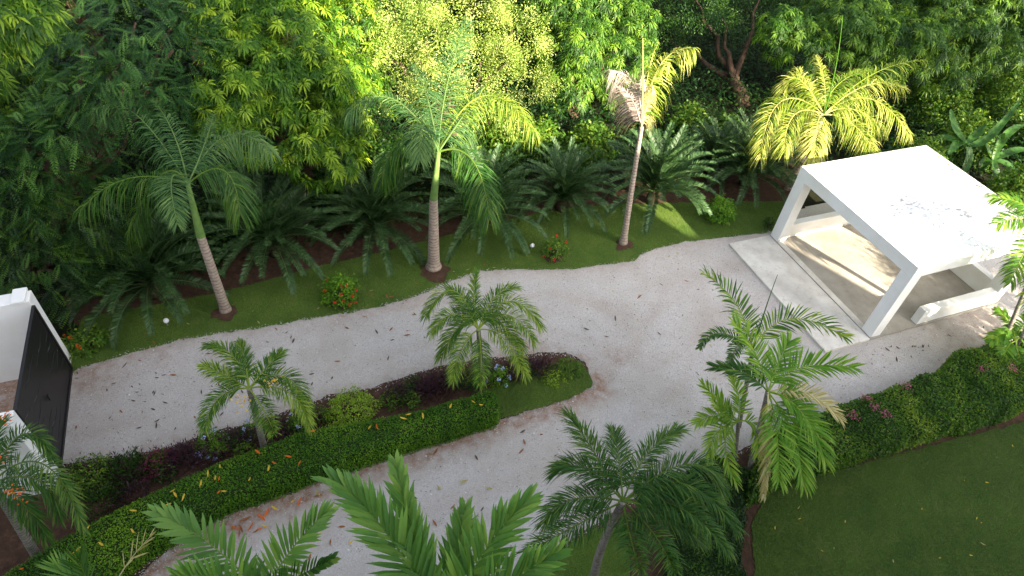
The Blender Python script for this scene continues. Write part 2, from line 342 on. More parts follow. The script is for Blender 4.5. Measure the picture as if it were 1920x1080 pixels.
sheet('bed_soil', RG, .0325, SOIL, 'red brown soil of the hedge bed on the right')
law = [(1935, 789), (1850, 811), (1700, 848), (1600, 876), (1500, 901), (1432, 935), (1408, 990), (1412, 1050), (1415, 1150), (1490, 1300)]
LAWN = pix(law)+[(8, -6), (60, -6), (60, 4)]
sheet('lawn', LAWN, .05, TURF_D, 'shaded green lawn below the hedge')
law2 = [(1180, 985), (1100, 990), (1050, 1030), (1010, 1085), (980, 1200), (1250, 1200), (1235, 1080), (1215, 1000)]
LAWN2 = pix([(1175, 985), (1110, 995), (1060, 1030), (1020, 1085), (1000, 1160), (1190, 1160), (1182, 1080)])
sheet('lawn_patch', LAWN2, .05, TURF, 'small patch of grass under the dark palm at the bottom')

# soil rings round the trunks and behind the verge
def sample_poly(poly, n):
    p = np.array(poly); lo, hi = p.min(0), p.max(0); out = []
    while sum(len(o) for o in out) < n:
        q = lo+(hi-lo)*rng.random((n*2, 2)); out.append(q[inside(q, poly)])
    return np.vstack(out)[:n]
def visible(P, z=0., m=60):
    d = np.column_stack([P[:, :2], np.full(len(P), z)])-CAM; zz = d @ FW; x = 960+FPX*(d @ RT)/zz; y = 540-FPX*(d @ UP)/zz
    return (zz > 0) & (x > -m) & (x < 1920+m) & (y > -m) & (y < 1080+m)
def octa(mb, P, z, r, a):
    n = len(P); s3 = rng.uniform(.5, 1.1, (n, 3))*r[:, None]; s3[:, 2] *= .6
    th = rng.random(n)*6.28; c, s_ = np.cos(th), np.sin(th)
    base = np.array([(1, 0, 0), (0, 1, 0), (-1, 0, 0), (0, -1, 0), (0, 0, 1), (0, 0, -.3)])
    v = base[None]*s3[:, None, :]*(1+rng.normal(0, .12, (n, 6, 3)))
    x = v[..., 0]*c[:, None]-v[..., 1]*s_[:, None]; y = v[..., 0]*s_[:, None]+v[..., 1]*c[:, None]
    V = np.stack([x+P[:, None, 0], y+P[:, None, 1], v[..., 2]+np.asarray(z)[:, None]], -1)
    F = np.array([(0, 1, 4), (1, 2, 4), (2, 3, 4), (3, 0, 4), (1, 0, 5), (2, 1, 5), (3, 2, 5), (0, 3, 5)])
    mb.add(V.reshape(-1, 3), f3=(F[None]+np.arange(n)[:, None, None]*6).reshape(-1, 3), a=np.repeat(a, 6))
Q = sample_poly(GRAV, 46000); Q = Q[visible(Q)]; Q = Q[~inside(Q, ISLAND)]; Q = Q[~((Q[:, 0] > 12.7) & (Q[:, 1] > 7.3) & (Q[:, 0] < 19.4) & (Q[:, 1] < 12))]
mb = MB(); r = rng.gamma(4, .0022, len(Q))+.004; octa(mb, Q, np.full(len(Q), .026), r, rng.random(len(Q)))
for lst, amp in ((verge_edge[1:], .04), (isl[:16], .07), (isl[17:], .07), (rg, .09)):      # loose stones spilling over the edges
    e = np.array(pix(lst)); k = 1800; i = rng.integers(0, len(e)-1, k); t = rng.random(k)[:, None]
    p = e[i]*(1-t)+e[i+1]*t+rng.normal(0, amp, (k, 2)); p = p[visible(p)]
    octa(mb, p, np.full(len(p), .034), rng.gamma(4, .0022, len(p))+.004, rng.random(len(p))*.6+.3)
tag(mb.build('pebbles', PEB), 'loose pale stones strewn over the gravel', kind='stuff')

def grass(name, poly, dens, label, z=.035, h=.035, mt='grass'):
    ar = 0; p = np.array(poly); ar = abs(np.sum(p[:, 0]*np.roll(p[:, 1], -1)-p[:, 1]*np.roll(p[:, 0], -1)))/2
    n = int(min(ar*dens, 400000)); Q = sample_poly(poly, n); Q = Q[visible(Q)]; n = len(Q)
    Q = Q+rng.normal(0, .025, Q.shape)
    B = np.column_stack([Q, np.full(n, z)]); th = rng.random(n)*6.28; D = np.column_stack([np.cos(th)*.7, np.sin(th)*.7, rng.uniform(.3, 1, n)])
    S = np.column_stack([-np.sin(th), np.cos(th), np.zeros(n)]); L = rng.uniform(.6, 1.3, n)*h; W = rng.uniform(.006, .012, n)
    V = np.stack([B-S*W[:, None]/2, B+S*W[:, None]/2, B+nrm(D)*L[:, None]], 1)
    a = np.clip(rng.normal(.5, .22, n)+.6*vnoise(Q, .8, 5.), 0, 1)
    mb = MB(); mb.add(V.reshape(-1, 3), f3=np.arange(n*3).reshape(-1, 3), a=np.repeat(a, 3)); tag(mb.build(name, LM[mt]), label, kind='stuff')
grass('verge_grass', VERGE, 2600, 'short green grass of the verge below the cycads')
grass('island_grass', TIP, 3500, 'fine soft grass on the tip of the island', .052, .05)
LV = [p for p in pix([(1935, 789), (1850, 811), (1700, 848), (1600, 876), (1500, 901), (1432, 935), (1408, 990), (1412, 1050), (1415, 1120), (1980, 1120)])]
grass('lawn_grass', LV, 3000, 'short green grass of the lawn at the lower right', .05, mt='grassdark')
grass('patch_grass', LAWN2, 2500, 'short grass on the patch under the dark palm', .05)

# ------------------------------------------------------------------ carport
XP, XB, YA, YC, RH = 14.30, 19.16, 11.84, 7.33, 2.70
cp = empty('carport', (XP, YC, 0), 'white flat-roofed open carport with square posts and low walls at the right', 'carport')
mb = MB(); n = 40    # roof slab with an upper face fine enough to carry the mildew and dapple map
gx, gy = np.meshgrid(np.linspace(XP, XB, n), np.linspace(YC, YA, n), indexing='ij'); V = np.column_stack([gx.ravel(), gy.ravel(), np.full(n*n, RH)])
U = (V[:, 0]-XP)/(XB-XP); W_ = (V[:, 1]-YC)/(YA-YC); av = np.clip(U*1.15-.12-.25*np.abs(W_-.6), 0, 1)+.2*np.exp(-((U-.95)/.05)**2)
i = np.arange(n*n).reshape(n, n); f = np.stack([i[:-1, :-1], i[1:, :-1], i[1:, 1:], i[:-1, 1:]], -1).reshape(-1, 4)
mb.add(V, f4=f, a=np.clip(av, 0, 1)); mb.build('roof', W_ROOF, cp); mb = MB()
v = [(x, y, z) for z in (RH-.36, RH-.0005) for x, y in ((XP, YC), (XB, YC), (XB, YA), (XP, YA))]
mb.add(v, f4=[(3, 2, 1, 0), (0, 1, 5, 4), (1, 2, 6, 5), (2, 3, 7, 6), (3, 0, 4, 7)], a=0)
mb.build('fascia', W_WALL, cp)
for sx, sy in ((XP+.003, YC+.003), (XP+.003, YA-.353), (XB-.353, YC+.003), (XB-.353, YA-.353)):
    mb = MB(); mb.box(sx, sx+.35, sy, sy+.35, .10, RH-.363); bevel(mb.build('post', W_WALL, cp), .012)
mb = MB(); mb.box(XP+.36, XB-.36, YA-.25, YA-.03, .10, .62); bevel(mb.build('low_wall', W_WALL, cp), .015)
mb = MB(); mb.box(16.0, XB-.36, YC+.02, YC+.24, .06, .62); bevel(mb.build('low_wall', W_WALL, cp), .015)
mb = MB(); mb.box(XB-.24, XB-.02, YC+.36, YA-.36, .10, .72); bevel(mb.build('low_wall', W_WALL, cp), .015)
mb = MB(); mb.box(12.75, XP-.006, YC-.02, YA+.02, -.05, .085); bevel(mb.build('apron', CONC_A, cp), .01)
mb = MB(); mb.box(XP, XB+.1, YC-.02, YA+.02, -.05, .10); bevel(mb.build('slab', CONC_B, cp), .01)
mb = MB(); mb.box(XP+.01, XP+.20, YC+.36, YA-.36, .09, .106); bevel(mb.build('threshold', CONC_A, cp), .004)

# ------------------------------------------------------------------ boundary walls and gate at the left
mb = MB(); mb.box(-14, -5.30, 12.25, 12.60, 0, 2.25); bw = mb.build('boundary_wall', W_WALL, None, origin=(-5.3, 12.25, 0)); bevel(bw, .015)
tag(bw, 'white rendered wall at the far side of the black gate', 'wall')
mb = MB(); mb.box(-14, -5.22, 9.02, 9.38, 0, 2.25); bw = mb.build('boundary_wall', W_WALL, None, origin=(-5.2, 9.05, 0)); bevel(bw, .015)
tag(bw, 'white rendered wall at the near side of the black gate, half hidden by palm fronds', 'wall')
mb = MB(); mb.box(-5.62, -5.36, 12.2, 12.64, 2.252, 2.32); bevel(mb.build('coping', W_WALL, [o for o in C.objects if o.name == 'boundary_wall'][0]), .01)
gt = empty('gate', (-5.25, 12.2, 0), 'black metal sliding gate with wavy slots across the left end of the drive', 'gate')
mb = MB(); y0, y1, gz0, gz1 = 9.45, 12.22, .06, 2.15
mb.box(-5.29, -5.23, y0, y1, gz0, gz0+.07).box(-5.29, -5.23, y0, y1, gz1-.07, gz1).box(-5.29, -5.23, y0, y0+.07, gz0+.07, gz1-.07).box(-5.29, -5.23, y1-.07, y1, gz0+.07, gz1-.07)
mb.build('frame', GATE, gt)
ns_ = 9; ph = rng.random(ns_+1)*6.28
ed = np.linspace(gz0+.07, gz1-.07, ns_+1)
for k in range(ns_):
    yy = np.linspace(y0+.072, y1-.072, 60)
    def wave(j): return 0*yy if j in (0, ns_) else .035*np.sin(yy*5+ph[j])+.02*np.sin(yy*11+ph[j]*2)
    gap = .04*np.clip(np.sin(yy*3.3+ph[k]*3), 0, 1)**.7
    lo = ed[k]+wave(k)+(0 if k == 0 else gap); hi = ed[k+1]+wave(k+1)-.001
    x0, x1 = -5.275-.001*(k % 2), -5.255
    V = np.concatenate([np.column_stack([np.full(60, x), yy, zz]) for x in (x0, x1) for zz in (lo, hi)])
    F = []
    for i in range(59):
        a, b, c_, d = i, 60+i, 120+i, 180+i
        F += [(a, a+1, b+1, b), (c_, d, d+1, c_+1), (b, b+1, d+1, d), (a, c_, c_+1, a+1)]
    mb = MB(); mb.add(V, f4=F); mb.build('slat', GATE, gt)
mb = MB(); mb.box(-5.228, -5.20, 10.55, 10.60, .98, 1.12); mb.build('handle', GATE, gt)

# ------------------------------------------------------------------ plants: palms
def bez(a, m_, b, n=24):
    a, m_, b = map(np.asarray, (a, m_, b)); c = 2*m_-.5*(a+b); t = np.linspace(0, 1, n)[:, None]
    return (1-t)**2*a+2*t*(1-t)*c+t*t*b
def frond(parent, pts, mt, n=46, L=.55, W=.035, lift=.25, hang=.35, a0=75, a1=28, jit=.10, name='frond', stem=.02, start=.12, seg=3, var=0., leaflets_apart=False, tocam=.35, gap=.0, stem_mat=None, prof=.45, aj=.07, tipk=.25):
    pts = np.asarray(pts, float); m_ = len(pts)
    s_ = np.concatenate([[0], np.cumsum(np.linalg.norm(np.diff(pts, axis=0), axis=1))]); s_ /= s_[-1]
    t = np.repeat(start+(1-start)*(np.arange(n)+.5)/n, 2); side = np.tile([1., -1.], n)
    t = np.clip(t+rng.normal(0, .004, 2*n), 0, 1)
    B = np.stack([np.interp(t, s_, pts[:, k]) for k in range(3)], 1)
    Tg = nrm(np.gradient(pts, axis=0)); T = nrm(np.stack([np.interp(t, s_, Tg[:, k]) for k in range(3)], 1))
    up = np.array([0, 0, 1.])-tocam*FW; up = up-(T @ up)[:, None]*T; Nn = nrm(up); S = np.cross(T, Nn)
    u = (t-start)/(1-start); ang = np.radians(a0+(a1-a0)*u**1.3)+rng.normal(0, aj, 2*n)
    D = T*np.cos(ang)[:, None]+S*(side*np.sin(ang))[:, None]+Nn*(lift+rng.normal(0, jit, 2*n))[:, None]; D = nrm(D)
    Ln = L*(np.sin(math.pi*np.clip(.12+.80*u, 0, 1))**prof)*(1-tipk*u)*rng.uniform(.82, 1.08, 2*n)
    keep = rng.random(2*n) > gap
    a = np.clip(rng.normal(.36+var, .24, 2*n)+.25*u, 0, 1)
    mb = MB(); rr = stem*(1-.8*s_); mb.tube(pts, rr, 5, False, a=.95 if stem_mat is None else .5)
    fo = None
    if leaflets_apart:
        fo = mb.build(name, stem_mat or mt, parent, True)
        for i in np.nonzero(keep)[0]:
            ml = MB(); leaves(ml, B[i:i+1], D[i:i+1], Nn[i:i+1]+.25*S[i:i+1]*side[i], Ln[i], W*rng.uniform(.85, 1.1), hang*rng.uniform(.6, 1.2), a[i], 3); ml.build('leaflet', mt, fo)
        return fo
    leaves(mb, B[keep], D[keep], (Nn+rng.normal(0, .25, Nn.shape))[keep], Ln[keep], (W*rng.uniform(.8, 1.15, 2*n))[keep], (hang*rng.uniform(.6, 1.3, 2*n))[keep], a[keep], seg)
    return mb.build(name, mt, parent)
def pfrond(parent, c, mid, tip, mt, dm=None, dt=None, k=.35, **kw):
    """a frond through two sighted points; dm, dt are metres behind (+) or before (-) the crown"""
    dep = depth(c); pc = np.array([960+FPX*((c-CAM) @ RT)/dep, 540-FPX*((c-CAM) @ UP)/dep]); ppm = FPX/dep
    if dt is None: dt = -(tip[1]-pc[1])/ppm*k
    if dm is None: dm = -(mid[1]-pc[1])/ppm*k*.9+.05*dt
    return frond(parent, bez(c, atd(*mid, dep+dm), atd(*tip, dep+dt)), mt, **kw)
def trunk(parent, base, top, r0, r1, mt, n=26, swell=.0, name='trunk', bend=0., ring=.05):
    base, top = np.asarray(base, float), np.asarray(top, float); t = np.linspace(0, 1, n*3)
    p = base+(top-base)*t[:, None]; p[:, 0] += bend*np.sin(math.pi*t)
    r = r0+(r1-r0)*t**.8 + swell*np.exp(-(t/.07)**2); r = r*(1+ring*((np.arange(n*3) % 3) == 0)-.02*((np.arange(n*3) % 3) == 1))
    mb = MB(); mb.tube(p, r, 12); return mb.build(name, mt, parent, True)
def palm_root(base, label, group='palms in the garden', name='palm_tree'):
    return empty(name, (base[0], base[1], 0), label, 'palm', group)

# 1 left royal palm
b = at(424, 584); t1 = above(b, 376, 442); c = above(b, 352, 345); p = palm_root(b, 'royal palm with banded trunk leaning left, in deep shade left of the cycads', None)
trunk(p, b, t1, .13, .095, BK_PALM, swell=.03); trunk(p, t1-np.array([0, 0, .01]), c, .105, .05, SHAFT, ring=0, name='crownshaft')
K = dict(n=88, L=.85, W=.021, hang=.95, lift=.2, stem=.020, jit=.24, aj=.10)
pfrond(p, c, (255, 215), (182, 205), LM['royal'], dt=.1, **K); pfrond(p, c, (325, 250), (285, 185), LM['royal'], dt=.8, **K)
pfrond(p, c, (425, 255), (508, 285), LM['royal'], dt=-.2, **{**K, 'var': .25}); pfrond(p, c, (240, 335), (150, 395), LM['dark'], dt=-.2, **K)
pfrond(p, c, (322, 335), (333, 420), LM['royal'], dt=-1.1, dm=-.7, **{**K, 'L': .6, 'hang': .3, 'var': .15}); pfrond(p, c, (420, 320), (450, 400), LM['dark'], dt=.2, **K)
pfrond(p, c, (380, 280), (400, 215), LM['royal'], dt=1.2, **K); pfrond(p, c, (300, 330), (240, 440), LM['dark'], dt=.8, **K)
# 2 centre royal palm
b = at(813, 503); t1 = above(b, 813, 372); c = above(b, 822, 285); p = palm_root(b, 'tall royal palm with thick swollen pale trunk at the verge, its right frond sunlit', None)
trunk(p, b, t1, .185, .105, BK_PALM, swell=.06); trunk(p, t1-np.array([0, 0, .01]), c, .11, .055, SHAFT, ring=0, name='crownshaft')
K = dict(n=96, L=.95, W=.022, hang=.9, lift=.2, stem=.024, jit=.24, aj=.10)
pfrond(p, c, (838, 160), (876, 40), LM['royal'], dt=1.0, **{**K, 'hang': .35, 'L': .85}); pfrond(p, c, (905, 180), (1000, 245), LM['fan'], dt=-.3, **{**K, 'var': .3})
pfrond(p, c, (735, 185), (650, 215), LM['royal'], dt=.2, **K); pfrond(p, c, (795, 235), (787, 300), LM['royal'], dt=-1.2, dm=-.9, **{**K, 'L': .75, 'hang': .5, 'var': .15})
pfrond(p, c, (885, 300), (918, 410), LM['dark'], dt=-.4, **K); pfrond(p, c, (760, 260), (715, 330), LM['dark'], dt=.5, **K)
pfrond(p, c, (870, 215), (905, 165), LM['royal'], dt=1.2, **{**K, 'var': .2}); pfrond(p, c, (800, 180), (775, 120), LM['royal'], dt=1.4, **K)
# 3 half-dead palm
b = at(1168, 458); c = above(b, 1203, 238); p = palm_root(b, 'thin palm with half its crown dead and grey-brown beside sunlit yellow fronds', None)
trunk(p, b, c, .105, .055, BK_PALM, swell=.04)
K = dict(n=95, L=.80, W=.020, hang=1.15, lift=.0, stem=.02, jit=.22)
pfrond(p, c, (1190, 160), (1146, 132), LM['dead'], dt=0., **{**K, 'L': .95}); pfrond(p, c, (1184, 185), (1156, 160), LM['dead'], dt=.3, **{**K, 'L': .8})
pfrond(p, c, (1206, 175), (1204, 135), LM['dead'], dt=-.1, **{**K, 'L': .55}); pfrond(p, c, (1215, 190), (1222, 160), LM['tan'], dt=-.2, **{**K, 'L': .6})
pfrond(p, c, (1238, 122), (1302, 90), LM['yellow'], dt=.1, **{**K, 'n': 70, 'W': .034, 'L': 1.05, 'hang': .9, 'var': .05}); pfrond(p, c, (1225, 150), (1250, 120), LM['yellow'], dt=-.3, **{**K, 'n': 40, 'W': .04, 'L': .6})
pfrond(p, c, (1215, 140), (1232, 85), LM['yellow'], dt=.3, **{**K, 'n': 26, 'W': .04, 'L': .35})
mb = MB(); mb.tube(bez(c, above(b, 1205, 160), above(b, 1205, 72)), np.linspace(.03, .012, 24), 6); mb.build('spear_leaf', LM['tan'], p)
# 4 sunlit palm behind the carport
b = np.array([16.6, 13.9, 0]); c = above(b, 1545, 215); p = palm_root(b, 'bright yellow-green sunlit palm behind the carport roof', None)
trunk(p, b, c-np.array([0, 0, .2]), .12, .08, BK_PALM)
K = dict(n=100, L=.85, W=.019, hang=.75, lift=.35, stem=.020, var=.02, jit=.34, aj=.14, tipk=.1)
pfrond(p, c, (1465, 190), (1425, 295), LM['yellow'], dt=-.2, **K); pfrond(p, c, (1532, 235), (1527, 305), LM['yellow'], dt=-.7, dm=-.4, **{**K, 'var': .3}); pfrond(p, c, (1630, 185), (1702, 250), LM['yellow'], dt=-.2, **K)
pfrond(p, c, (1635, 140), (1735, 112), LM['fan'], dt=.6, **{**K, 'n': 46, 'var': .3}); pfrond(p, c, (1515, 165), (1495, 130), LM['yellow'], dt=.8, **K); pfrond(p, c, (1595, 230), (1640, 285), LM['yellow'], dt=-.6, **K)
pfrond(p, c, (1500, 150), (1470, 165), LM['yellow'], dt=.5, **K); pfrond(p, c, (1545, 150), (1530, 105), LM['yellow'], dt=1.1, **{**K, 'L': .55}); pfrond(p, c, (1625, 160), (1695, 165), LM['yellow'], dt=.7, **K)
pfrond(p, c, (1570, 160), (1630, 130), LM['fan'], dt=1.2, **{**K, 'var': .3}); pfrond(p, c, (1490, 215), (1470, 285), LM['yellow'], dt=-.5, **K); pfrond(p, c, (1600, 205), (1655, 240), LM['yellow'], dt=.3, **K)
mb = MB(); mb.tube(bez(c, above(b, 1567, 125), above(b, 1580, 28)), np.linspace(.03, .01, 24), 6); mb.build('spear_leaf', LM['fan'], p)
# 5 small palm on the island
b = at(905, 722); c = above(b, 897, 618); p = palm_root(b, 'small dense palm with arching fronds at the end of the clipped hedge', None)
trunk(p, b, c, .075, .05, BK_GREY, swell=.02)
K = dict(n=104, L=.44, W=.0155, hang=.46, lift=.60, stem=.018, jit=.22, prof=.22, a0=60, a1=14, aj=.14, tipk=.0)
for mid, tip, dt, kw in (((889, 560), (893, 510), .6, dict(L=.35)), ((925, 560), (965, 540), .6, {}), ((850, 545), (800, 590), .1, {}), ((850, 590), (812, 622), -.2, {}), ((955, 565), (1012, 610), 0, dict(var=.2)), ((950, 590), (1000, 640), -.4, dict(var=.15)),
                         ((868, 650), (850, 712), -.7, dict(var=.15)), ((902, 665), (900, 722), -1.0, {}), ((945, 635), (985, 705), -.7, dict(var=.3)), ((870, 575), (845, 545), .9, {}), ((930, 600), (975, 650), .1, dict(var=.1)), ((865, 610), (830, 665), .1, {})):
    pfrond(p, c, mid, tip, LM['fan'], dt=dt, **{**K, **kw})
# 6 small palm left
b = at(497, 846); c = above(b, 467, 728); p = palm_root(b, 'small palm with orange fruit standing in the left part of the clipped hedge', None)
trunk(p, b, c, .075, .05, BK_GREY, swell=.02)
for mid, tip, dt, kw in (((437, 668), (393, 650), .4, {}), ((500, 690), (527, 663), .7, {}), ((415, 700), (382, 688), 0, dict(var=.2)), ((412, 745), (385, 803), -.5, {}), ((530, 705), (572, 755), 0, {}), ((540, 735), (580, 795), -.4, dict(var=.3)),
                         ((495, 770), (515, 815), -.9, {}), ((460, 680), (450, 645), 1.0, {})):
    pfrond(p, c, mid, tip, LM['fan'], dt=dt, **{**K, 'L': .42, **kw})
def fruit(parent, ctr, n, mt, r=.025, sp=.07):
    mb = MB(); q = rng.normal(0, sp, (n, 3))+ctr; octa(mb, q, q[:, 2], np.full(n, r), rng.random(n)); o = mb.build('fruit_cluster', mt, parent); o['kind'] = 'stuff'; return o
dep = depth(c); fruit(p, atd(452, 752, dep-.35), 26, LM['yellowf']); fruit(p, atd(510, 715, dep-.3), 14, LM['yellowf'])
# 7 palm bottom left, trunk leaning
b = at(75, 1052); c = above(at(60, 1050), -15, 905); p = palm_root(b, 'leaning palm with orange fruit at the left edge in front of the white wall', None)
trunk(p, b, c, .085, .06, BK_GREY)
for mid, tip, dt, kw in (((40, 815), (95, 850), .2, {}), ((80, 870), (155, 985), -.2, dict(var=.25)), ((70, 900), (110, 960), .2, {}), ((-10, 830), (10, 790), .7, {}), ((-40, 960), (-30, 1050), -.6, {}), ((-80, 850), (-150, 900), 0, {}), ((-70, 900), (-130, 1000), 0, {}), ((30, 930), (85, 1000), .3, {})):
    pfrond(p, c, mid, tip, LM['dark'], dt=dt, **{**K, 'L': .38, 'n': 96, 'W': .018, **kw})
dep = depth(c); fruit(p, atd(3, 782, dep), 20, LM['orange']); fruit(p, atd(28, 925, dep-.5), 20, LM['orange']); fruit(p, atd(0, 860, dep), 16, LM['orange'])
# 10 dark palm bottom centre-right
b = at(1112, 1092); c = above(b, 1168, 940); p = palm_root(b, 'full dark green palm with curved grey trunk at the bottom edge, right of centre', None)
trunk(p, b, c, .085, .06, BK_GREY, bend=-.1)
K = dict(n=120, L=.48, W=.0165, hang=.50, lift=.6, stem=.018, jit=.26, prof=.2, a0=60, a1=14, aj=.14, tipk=.0)
for mid, tip, dt, kw in (((1115, 850), (1068, 780), .7, dict(var=.1)), ((1215, 850), (1272, 808), .7, dict(var=.1)), ((1080, 935), (1025, 975), -.2, {}), ((1080, 985), (990, 1035), -.6, {}), ((1275, 905), (1375, 985), -.2, {}), ((1270, 950), (1360, 1030), -.6, {}),
                         ((1225, 1000), (1265, 1075), -1.0, {}), ((1100, 880), (1052, 880), .5, {}), ((1290, 870), (1350, 920), .5, {}), ((1160, 860), (1150, 810), 1.2, {}), 
                         ((1240, 960), (1310, 1010), .2, {}), ((1180, 1000), (1200, 1070), -1.1, {}), ((1250, 920), (1310, 960), .1, {})):
    pfrond(p, c, mid, tip, LM['dark'], dt=dt, **{**K, **kw})
# 11 palm clump centre-right: two stems, three crowns of different ages
b = at(1395, 718); b = at(1385, 800); c = above(b, 1412, 655); p = palm_root(b, 'palm with broad glossy fronds raised over the concrete apron, taller stem of the clump', 'stems of the palm clump before the carport')
trunk(p, b, c, .06, .045, BK_GREY)
K = dict(n=44, L=.62, W=.036, hang=.3, lift=.55, stem=.018, jit=.14, prof=.3, a0=60, a1=18, aj=.09, tipk=.1)
pfrond(p, c, (1380, 570), (1322, 515), LM['fan'], dt=.2, **K); pfrond(p, c, (1480, 598), (1582, 632), LM['fan'], dt=-.3, **{**K, 'n': 40, 'var': .1})
pfrond(p, c, (1350, 625), (1312, 652), LM['dark'], dt=-.2, **{**K, 'L': .3}); pfrond(p, c, (1390, 640), (1365, 690), LM['dark'], dt=-.5, **{**K, 'L': .3})
mb = MB(); mb.tube(bez(c, atd(1435, 580, depth(c)), atd(1458, 515, depth(c)+.1)), np.linspace(.02, .006, 24), 5); mb.build('spear_leaf', LM['dark'], p)
b = at(1400, 905); c = above(b, 1440, 735); p = palm_root(b, 'bright green palm with one withered tan frond among its lower leaves, before the right hedge', 'stems of the palm clump before the carport')
trunk(p, b, c, .065, .05, BK_GREY)
for mid, tip, dt, kw, mt in (((1415, 660), (1375, 605), .3, dict(var=.1), 'bright'), ((1500, 690), (1598, 690), 0, {}, 'bright'), ((1500, 770), (1545, 860), -.3, {}, 'bright'), ((1485, 810), (1505, 905), -.7, {}, 'bright'), ((1455, 800), (1460, 900), -.9, {}, 'bright'), ((1460, 680), (1480, 640), .8, {}, 'bright'),
                             ((1510, 735), (1572, 785), .1, dict(var=.1, L=.42, W=.028), 'tan'), ((1438, 830), (1432, 925), -.4, dict(L=.3, hang=1.), 'tan'), ((1395, 700), (1340, 690), .4, dict(L=.4), 'dark'), ((1480, 750), (1520, 800), .3, {}, 'bright')):
    pfrond(p, c, mid, tip, LM[mt], dt=dt, **{**K, **kw})
b = at(1375, 890); c = above(b, 1385, 790); p = palm_root(b, 'low yellow-green palm with short broad leaves left of the palm clump', 'stems of the palm clump before the carport')
trunk(p, b, c, .05, .04, BK_GREY)
for mid, tip, dt, kw in (((1350, 755), (1318, 720), .3, {}), ((1340, 780), (1305, 795), -.1, {}), ((1360, 830), (1380, 905), -.4, {}), ((1345, 810), (1330, 855), -.2, {}), ((1385, 745), (1370, 705), .5, {}), ((1415, 800), (1420, 850), -.3, {}), ((1365, 780), (1335, 750), .0, {})):
    pfrond(p, c, mid, tip, LM['bright'], dt=dt, **{**K, 'L': .42, 'n': 24, 'var': .25, **kw})
# 12 palm at the right edge, two stems
b = at(1865, 682); c = above(at(1865, 660), 1965, 440); p = palm_root(b, 'palm leaning out of the right edge, frond tips over the carport roof', None)
trunk(p, b, c, .06, .045, BK_GREY); trunk(p, at(1885, 690), above(at(1880, 670), 1985, 500), .05, .04, BK_GREY)
K = dict(n=44, L=.6, W=.04, hang=.45, lift=.3, stem=.02, jit=.12, prof=.4)
for mid, tip, dt in (((1920, 385), (1858, 372), .4), ((1925, 410), (1870, 420), 0), ((1930, 460), (1895, 530), -.4), ((1960, 380), (1940, 330), .8), ((2000, 400), (2060, 430), 0), ((2000, 480), (2040, 560), -.3), ((1950, 500), (1930, 590), -.8)):
    pfrond(p, c, mid, tip, LM['fan'], dt=dt, **K)
b = at(1895, 700); c = above(b, 1905, 640); p = palm_root(b, 'low bright green young palm at the right edge, under the leaning palm', None)
trunk(p, b, c, .035, .03, BK_GREY)
for mid, tip, dt in (((1890, 600), (1868, 580), .4), ((1885, 625), (1858, 640), 0), ((1925, 600), (1960, 580), .3), ((1910, 665), (1925, 700), -.4), ((1930, 630), (1970, 650), 0), ((1890, 650), (1880, 680), -.3)):
    pfrond(p, c, mid, tip, LM['bright'], dt=dt, **{**K, 'n': 18, 'L': .42, 'W': .07})
# 8, 9 near palms whose crowns rise just below the picture's lower edge
def near_palm(px, py, dep, label, r=.09):
    c = atd(px, py, dep); b = np.array([c[0]-.3, c[1]-.2, 0]); p = palm_root(b, label, None); trunk(p, b, c, r, r*.7, BK_GREY); return p, c
p, c = near_palm(490, 1115, 9.0, 'near palm with two raised light green fronds at the bottom edge, left of centre')
K = dict(n=26, L=.62, W=.062, hang=.2, lift=.45, stem=.018, jit=.09, prof=.35, start=.05, leaflets_apart=True, a0=62, a1=15)
pfrond(p, c, (400, 1025), (300, 965), LM['near'], dm=0., dt=.1, **K); pfrond(p, c, (555, 1020), (612, 962), LM['near'], dm=.1, dt=.2, **{**K, 'var': .12})
pfrond(p, c, (560, 1080), (625, 1048), LM['dark'], dm=-.3, dt=-.4, **{**K, 'L': .4}); pfrond(p, c, (410, 1090), (330, 1080), LM['near'], dm=-.3, dt=-.6, **K)
p, c = near_palm(835, 1180, 7.0, 'nearest palm with large broad green fronds rising from the bottom edge, centre')
K = {**K, 'n': 40, 'L': .72, 'W': .056, 'lift': .45, 'a0': 44}
pfrond(p, c, (725, 1000), (630, 905), LM['near'], dm=.0, dt=.1, **K); pfrond(p, c, (775, 1000), (745, 880), LM['near'], dm=.15, dt=.4, **{**K, 'L': .6, 'a0': 30, 'var': .1})
pfrond(p, c, (905, 1040), (985, 945), LM['near'], dm=.0, dt=.1, **{**K, 'L': .7, 'var': .05}); pfrond(p, c, (930, 1110), (1040, 1040), LM['near'], dm=-.2, dt=-.3, **K); pfrond(p, c, (850, 1080), (870, 960), LM['near'], dm=.2, dt=.5, **{**K, 'L': .5})
p, c = near_palm(190, 1150, 8.5, 'near palm showing only pale drying frond tips at the bottom left corner', .07)
K = dict(n=16, L=.5, W=.022, hang=.1, lift=.3, stem=.012, start=.5, a0=35, a1=10, leaflets_apart=True)
pfrond(p, c, (230, 1070), (285, 1003), LM['tan'], dm=.1, dt=.2, **{**K, 'n': 5, 'L': .35}); pfrond(p, c, (130, 1085), (105, 1060), LM['near'], dm=.1, dt=.1, **K); pfrond(p, c, (160, 1080), (150, 1040), LM['dark'], dm=.1, dt=.1, **K)
b = at(1215, 1100)

